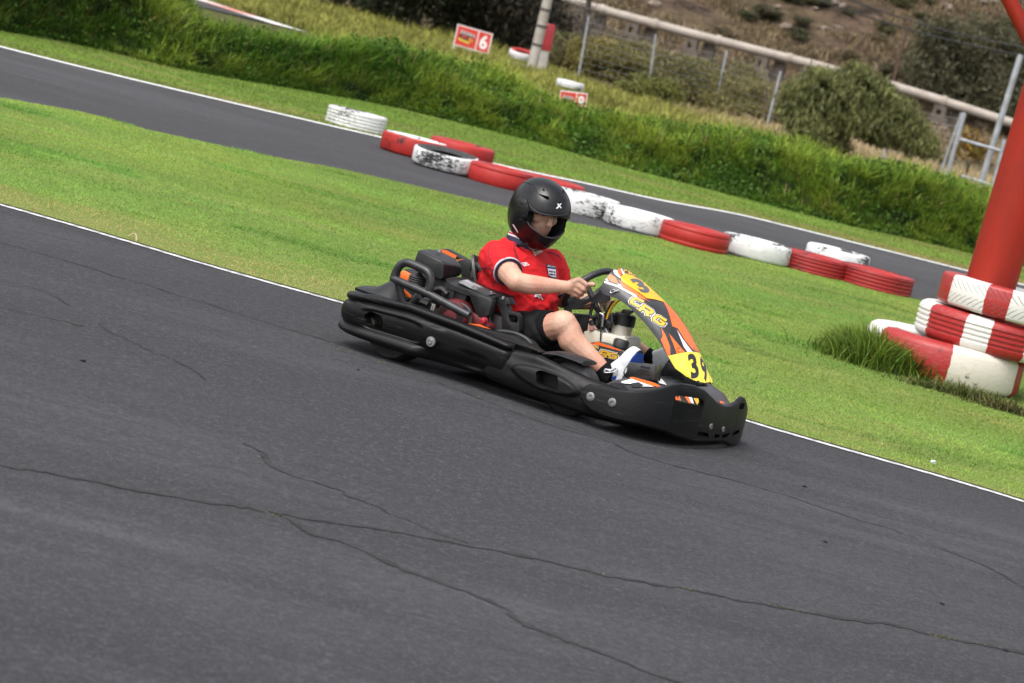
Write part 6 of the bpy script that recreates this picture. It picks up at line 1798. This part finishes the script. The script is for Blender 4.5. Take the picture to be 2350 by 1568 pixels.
lion = [(.0, .25), (.10, .50), (.05, .62), (.22, .78), (.35, .66), (.62, .72), (.80, .60), (.86, .88), (.97, .98), (.93, .55), (.88, .35), (.98, .10), (.82, .05), (.78, .30), (.60, .36), (.50, .08), (.38, .04), (.42, .34), (.28, .40), (.20, .12), (.06, .05), (.14, .35)]
mb = MB()
for k in range(3):
    oy = 432 + 46 * k; ox = 512 + 4 * k
    lay(mb, SBV, [Q(ox + 98 * u, oy + 16 * u + 40 * (1 - v)) for u, v in lion], None, .0054, 3.0)
link('crest_lions', mb.mesh(), NAVY, shirt, None, DO)
mb = MB()
for k in range(3):
    for q in range(4):
        ux, uy = 520 + 4 * k + 24 * q, 436 + 46 * k + 4 * q; lay(mb, SBV, [Q(ux, uy), Q(ux + 7, uy + 1), Q(ux + 8, uy + 9), Q(ux + 1, uy + 8)], None, .0056, 3.0)
link('crest_roses', mb.mesh(), M('rose_red', (.55, .05, .08), .7), shirt, None, DO)
for pl in ([(110, 328), (190, 326), (243, 368), (165, 384)],):
    outer_ = np.array(pl, float); c_ = outer_.mean(0); mid_ = c_ + (outer_ - c_) * .68; inn = c_ + (outer_ - c_) * .42
    mb = MB()
    for i in range(4):
        j_ = (i + 1) % 4; lay(mb, SBV, [Q(*outer_[i]), Q(*outer_[j_]), Q(*mid_[j_]), Q(*mid_[i])], None, .0035, 3.0)
    lay(mb, SBV, [Q(*p) for p in inn], None, .0035, 3.0)
    link('chest_emblem', mb.mesh(), TRIM, shirt, None, DO)
decal('shirt_number', [q3((322, 770), (366, 770), (392, 838), (388, 848), (370, 842), (364, 826), (310, 826)), q3((376, 775), (398, 775), (440, 868), (420, 860), (400, 838))], SBV, CWH, shirt, .003, DO)
decal('neck_opening', [c3v for c3v in [[C3(*p) for p in ((812, 1020), (1010, 1120), (935, 1120), (903, 1182), (880, 1130), (840, 1060))]]], SBV, SKIN, shirt, .002, DO)
# chin strap lying on the shoulder
MB().prism([K(C3(*p), -.115) for p in ((655, 1030), (690, 1022), (800, 1008), (830, 1030), (800, 1055), (680, 1062))], (0, .01, 0), .003).build('strap', HPAD, shirt, 40, DO)

# ---- shorts
s_ = MB(); hemR = lp(HIPR, KNR, .80); hemL = lp(HIPL, KNL, .78)
s_.ellipsoid((-1.16, 0, .21), (.155, 0, 0), (0, .195, 0), (0, 0, .125))
for h_, e in ((HIPR, hemR), (HIPL, hemL)):
    s_.capsule(h_, .112, lp(h_, e, .55), .104); s_.tube([lp(h_, e, .3), lp(h_, e, .7), e], [.112, .101, .086], 24)
so_ = remesh(s_.mesh('shorts'), .008, 5, .5)
for v, n_ in zip(so_.vertices, [v.normal.copy() for v in so_.vertices]):
    p = v.co; v.co += n_ * (noise.noise(Vector((p.x * 14 + p.z * 10, p.y * 12, p.z * 18))) * .010 + noise.noise(Vector((p.x * 30, p.y * 26, p.z * 36))) * .004)
so_.materials.clear(); link('shorts', so_, SHORTS, man, 180, DO)
s_ = MB(); s_.tube([lp(HIPR, KNR, .70), lp(HIPR, KNR, .78), lp(HIPR, KNR, .83), lp(HIPR, KNR, .86)], [.082, .084, .080, .076], 32); s_.build('undershorts', SOCK, man, 60, DO)

# ---- shoes and socks
def shoe(an, heel, toe, n_, name='shoe'):
    ax = toe - heel; L_ = np.linalg.norm(ax); ax /= L_; n_ = n_ - ax * (n_ @ ax); n_ /= np.linalg.norm(n_); w_ = np.cross(ax, n_)
    rings = []; so2 = []
    for s, hw, hh in ((-.02, .012, .02), (0, .028, .050), (.08, .036, .082), (.2, .039, .095), (.35, .040, .088), (.5, .042, .066), (.65, .046, .050), (.8, .044, .040), (.92, .034, .032), (1.0, .018, .022), (1.02, .006, .012)):
        c = heel + ax * (s * L_); ring = []
        for q in np.linspace(0, 2 * math.pi, 28, endpoint=False):
            cq, sq = math.cos(q), math.sin(q); up_ = hh if sq > 0 else .012
            ring.append(c + w_ * (hw * .88 * math.copysign(abs(cq) ** .75, cq)) - n_ * (up_ * math.copysign(abs(sq) ** .8, sq)))
        rings.append(ring)
        so2.append([c + w_ * (hw * .93 * a_) + n_ * d_ for a_, d_ in ((-1, .0), (-1, .016), (-.86, .026), (0, .029), (.86, .026), (1, .016), (1, .0), (0, -.004))])
    t = MB().loft(rings); me = t.mesh(); me = evalmesh(me, [('SUBSURF', dict(levels=1, render_levels=1))])
    bv = BVHTree.FromPolygons([v.co.copy() for v in me.vertices], [tuple(p.vertices) for p in me.polygons])
    o = link(name, me, SHOE, man, 180, DO)
    MB().loft(so2).build('midsole', SHOE, o, 45, DO)
    so3 = [[r_[k] + n_ * .003 + (r_[3] - r_[k]) * .06 for k in (1, 2, 3, 4, 5)] + [r_[3] + n_ * -.004] for r_ in so2]
    MB().loft(so3[5:]).build('outsole', SOLE, o, 45, DO); MB().loft(so3[:4]).build('outsole', SOLE, o, 45, DO)
    return o, bv, (ax, n_, w_, L_)


toeR = K(D(900, 752), -.205); heelR = K(D(752, 1040), -.205)
sh, shb, fr3 = shoe(ANR, heelR, toeR, np.array([.93, -.30, -.28]))
decal('blue_panel', [[D(*p) for p in q_] for q_ in ([(636, 965), (690, 945), (705, 985), (690, 1015), (650, 1010)], [(700, 985), (735, 970), (745, 1010), (722, 1028)])], shb, SBLUE, sh, .002, DO)
MB().prism([toeR - fr3[0] * .002 + fr3[2] * (.046 * a_) + fr3[1] * .031 - fr3[0] * d_ for a_, d_ in ((-.55, .008), (.55, .008), (.9, .045), (.95, .10), (-.95, .10), (-.9, .045))], fr3[1] * .003).build('blue_toe_pad', SBLUE, sh, None, DO)
lc = MB()
for k in range(4):
    p0 = K(D(642 + k * 26, 938 - k * 6), -.25); p1 = K(D(668 + k * 26, 925 + k * 2), -.235); lc.tube(cat([p0, (p0 + p1) / 2 + (0, -.012, .004), p1], 8), .0036, 6)
lc.tube(cat([K(D(690, 935), -.25), K(D(735, 905), -.262), K(D(745, 930), -.258), K(D(700, 945), -.252)], 14), .0036, 6).tube(cat([K(D(690, 935), -.25), K(D(650, 920), -.26), K(D(640, 945), -.256), K(D(690, 945), -.25)], 14), .0036, 6)
lc.build('lace', SHOE, sh, 60, DO)
MB().tube([lp(KNR, ANR, .88), lp(KNR, ANR, .96), ANR + (.012, 0, -.01), lp(ANR, heelR, .5)], [.0425, .044, .047, .045], 24).build('sock', SOCK, man, 60, DO)
tl = ANL + np.array([.12, .01, .10]); hl_ = ANL + np.array([.02, 0, -.085])
shoe(ANL, hl_, tl, np.array([.85, .1, -.45]))
MB().tube([lp(KNL, ANL, .88), ANL, ANL + (.01, 0, -.03)], [.044, .047, .046], 20).build('sock', SOCK, man, 60, DO)

# ---- helmet
def shell(k, lo=-.142):
    V = []; F = []; n1, n2 = 72, 44
    for i in range(n2 + 1):
        el = -math.pi / 2 + math.pi * i / n2
        for j_ in range(n1):
            az = 2 * math.pi * j_ / n1; p = 2.25
            cf, cl_, cu = math.cos(el) * math.cos(az), math.cos(el) * math.sin(az), math.sin(el)
            r_ = (abs(cf) ** p + abs(cl_) ** p + abs(cu) ** p) ** (-1 / p); f_, l_, u_ = cf * r_, cl_ * r_, cu * r_
            f_ *= .162 if f_ > 0 else .167; l_ *= .132; u_ *= .168
            if u_ < 0:
                s2 = float(sst(0, .14, -u_))
                if f_ > 0: l_ *= 1 - .44 * s2 * (f_ / .166); f_ = f_ * (1 + .13 * s2)
                else: f_ *= 1 - .10 * s2
            f_ *= k; l_ *= k; u_ = max(u_ * k, lo if lo < -.2 else -.128 - .21 * f_)
            V.append(H(f_, l_, u_))
        if i: F += [((i - 1) * n1 + j_, (i - 1) * n1 + (j_ + 1) % n1, i * n1 + (j_ + 1) % n1, i * n1 + j_) for j_ in range(n1)]
    return V, F


V, F = shell(1.0); hm = mesh(V, F, 'helmet')
bm = bmesh.new(); bm.from_mesh(hm); bmesh.ops.remove_doubles(bm, verts=bm.verts, dist=.0004); bmesh.ops.recalc_face_normals(bm, faces=bm.faces); bm.to_mesh(hm)
HBV = BVHTree.FromBMesh(bm); bm.free()
V, F = shell(.86, -.3); inn = mesh(V, F); bm = bmesh.new(); bm.from_mesh(inn); bmesh.ops.remove_doubles(bm, verts=bm.verts, dist=.0004); bmesh.ops.recalc_face_normals(bm, faces=bm.faces); bm.to_mesh(inn); bm.free()
neckhole = MB().tube([H(-.01, 0, -.05), H(-.01, 0, -.25)], .092, 40).mesh()
eye = []
for l_ in np.linspace(-.118, .118, 25): eye.append((l_, .056 - .022 * (l_ / .118) ** 2))
for l_, u_ in ((.124, .026), (.126, .0), (.118, -.022)): eye.append((l_, u_))
for l_ in np.linspace(.10, -.10, 21): eye.append((l_, -.054 + .028 * (l_ / .10) ** 2))
for l_, u_ in ((-.118, -.022), (-.126, .0), (-.124, .026)): eye.append((l_, u_))
port = MB().prism([H(.02, l_, u_) for l_, u_ in eye], hf * .3).mesh()
hm = cut(hm, [inn, neckhole, port]); hm.materials.clear(); hm.materials.append(HELM); hm.materials.append(HPAD)
for p in hm.polygons:
    q = np.array(p.center); n_ = np.array(p.normal); out = q - HC
    p.material_index = 1 if (n_ @ out) / (np.linalg.norm(out) + 1e-9) < -.2 else 0
helm = link('helmet', hm, [], man, 35, DO)
for s in (-1, 1):
    MB().ellipsoid(H(.030, s * .092, -.022), hf * .052, hl * .030, hu * .070).build('cheek_pad', HPAD, helm, 180, DO)
MB().ellipsoid(H(.02, 0, .098), hf * .115, hl * .10, hu * .050).build('head_liner', HPAD, helm, 180, DO)
c3 = lambda *pl: [C3(*p) for p in pl]
decal('letter_mark', [c3((1182, 523), (1200, 517), (1240, 572), (1226, 578)), c3((1222, 517), (1240, 517), (1192, 580), (1168, 582), (1172, 572))], HBV, M('mark_white', (.75, .75, .76), .35), helm, .0025, DO, 2.0)
vent = decal('vent_scoop', [c3((890, 282), (960, 310), (1040, 350), (1080, 420), (1082, 440), (970, 405), (930, 350))], HBV, HELM, helm, .007, DO)
line_on('vent_ridge', [(890, 282), (930, 350), (968, 405)], .8, HBV, HGL, helm, C3, .006)
decal('vent_slot', [c3((970, 408), (1080, 440), (1090, 465), (1050, 458))], HBV, M('vent_black', (.002, .002, .002), .9, spec=0), helm, .0035, DO)
decal('vent_hole', [c3((1002, 345), (1025, 348), (1032, 368), (1015, 372))], HBV, M('vent_black2', (.002, .002, .002), .9, spec=0), helm, .009, DO)
decal('vent_slot', [c3((1250, 345), (1262, 350), (1275, 385), (1265, 388))], HBV, M('vent_black3', (.002, .002, .002), .9, spec=0), helm, .003, DO)
decal('side_plate', [c3((690, 500), (705, 455), (750, 440), (800, 465), (830, 530), (838, 600), (815, 690), (795, 700), (740, 660), (715, 590))], HBV, HGL, helm, .004, DO)
h = HBV.ray_cast(Vector(CAML), Vector(rayl(C3(758, 505))))
MB().lathe([(0, .005), (.010, .005), (.014, .003), (.020, .0035), (.0225, .001), (.0225, -.004)], 28, 'z', h[0], rot=h[1].to_track_quat('Z', 'Y').to_matrix()).build('visor_pivot', HGL, helm, 40, DO)
for p in ((720, 545), (805, 520), (768, 605), (775, 675), (730, 718)):
    h = HBV.ray_cast(Vector(CAML), Vector(rayl(C3(*p)))); MB().lathe([(0, .007), (.0035, .006), (.0042, .0)], 10, 'z', h[0], rot=h[1].to_track_quat('Z', 'Y').to_matrix()).build('rivet', PLG, helm, 40, DO)
def rim_on(name, pl, r, bvh, mat_, off):
    pts = []
    for p in cat([C3(*q) for q in pl], 50):
        h = bvh.ray_cast(Vector(CAML), Vector(rayl(p)))
        if h[0]:
            n_ = h[1] if h[1].dot(Vector(rayl(p))) < 0 else -h[1]; pts.append(np.array(h[0] + n_ * off))
    return MB().tube(pts, r, 8).build(name, mat_, helm, 60, DO)


rim_on('visor_edge', [(842, 535), (870, 575), (930, 622), (1000, 648), (1100, 664), (1200, 668), (1300, 655), (1322, 645)], .0036, HBV, PLG, .0015)
rim_on('shell_seam', [(668, 330), (700, 285), (760, 255), (830, 262), (890, 285)], .0012, HBV, HGL, .001)
rim_on('port_seal', [(815, 745), (850, 800), (920, 862), (1000, 915), (1080, 945), (1160, 948), (1230, 915), (1265, 870)], .0040, HBV, PLD, .001)
decal('rear_trim', [c3((628, 775), (650, 778), (690, 840), (706, 880), (692, 876), (655, 820))], HBV, M('trim_white', (.62, .56, .55), .5), helm, .003, DO)
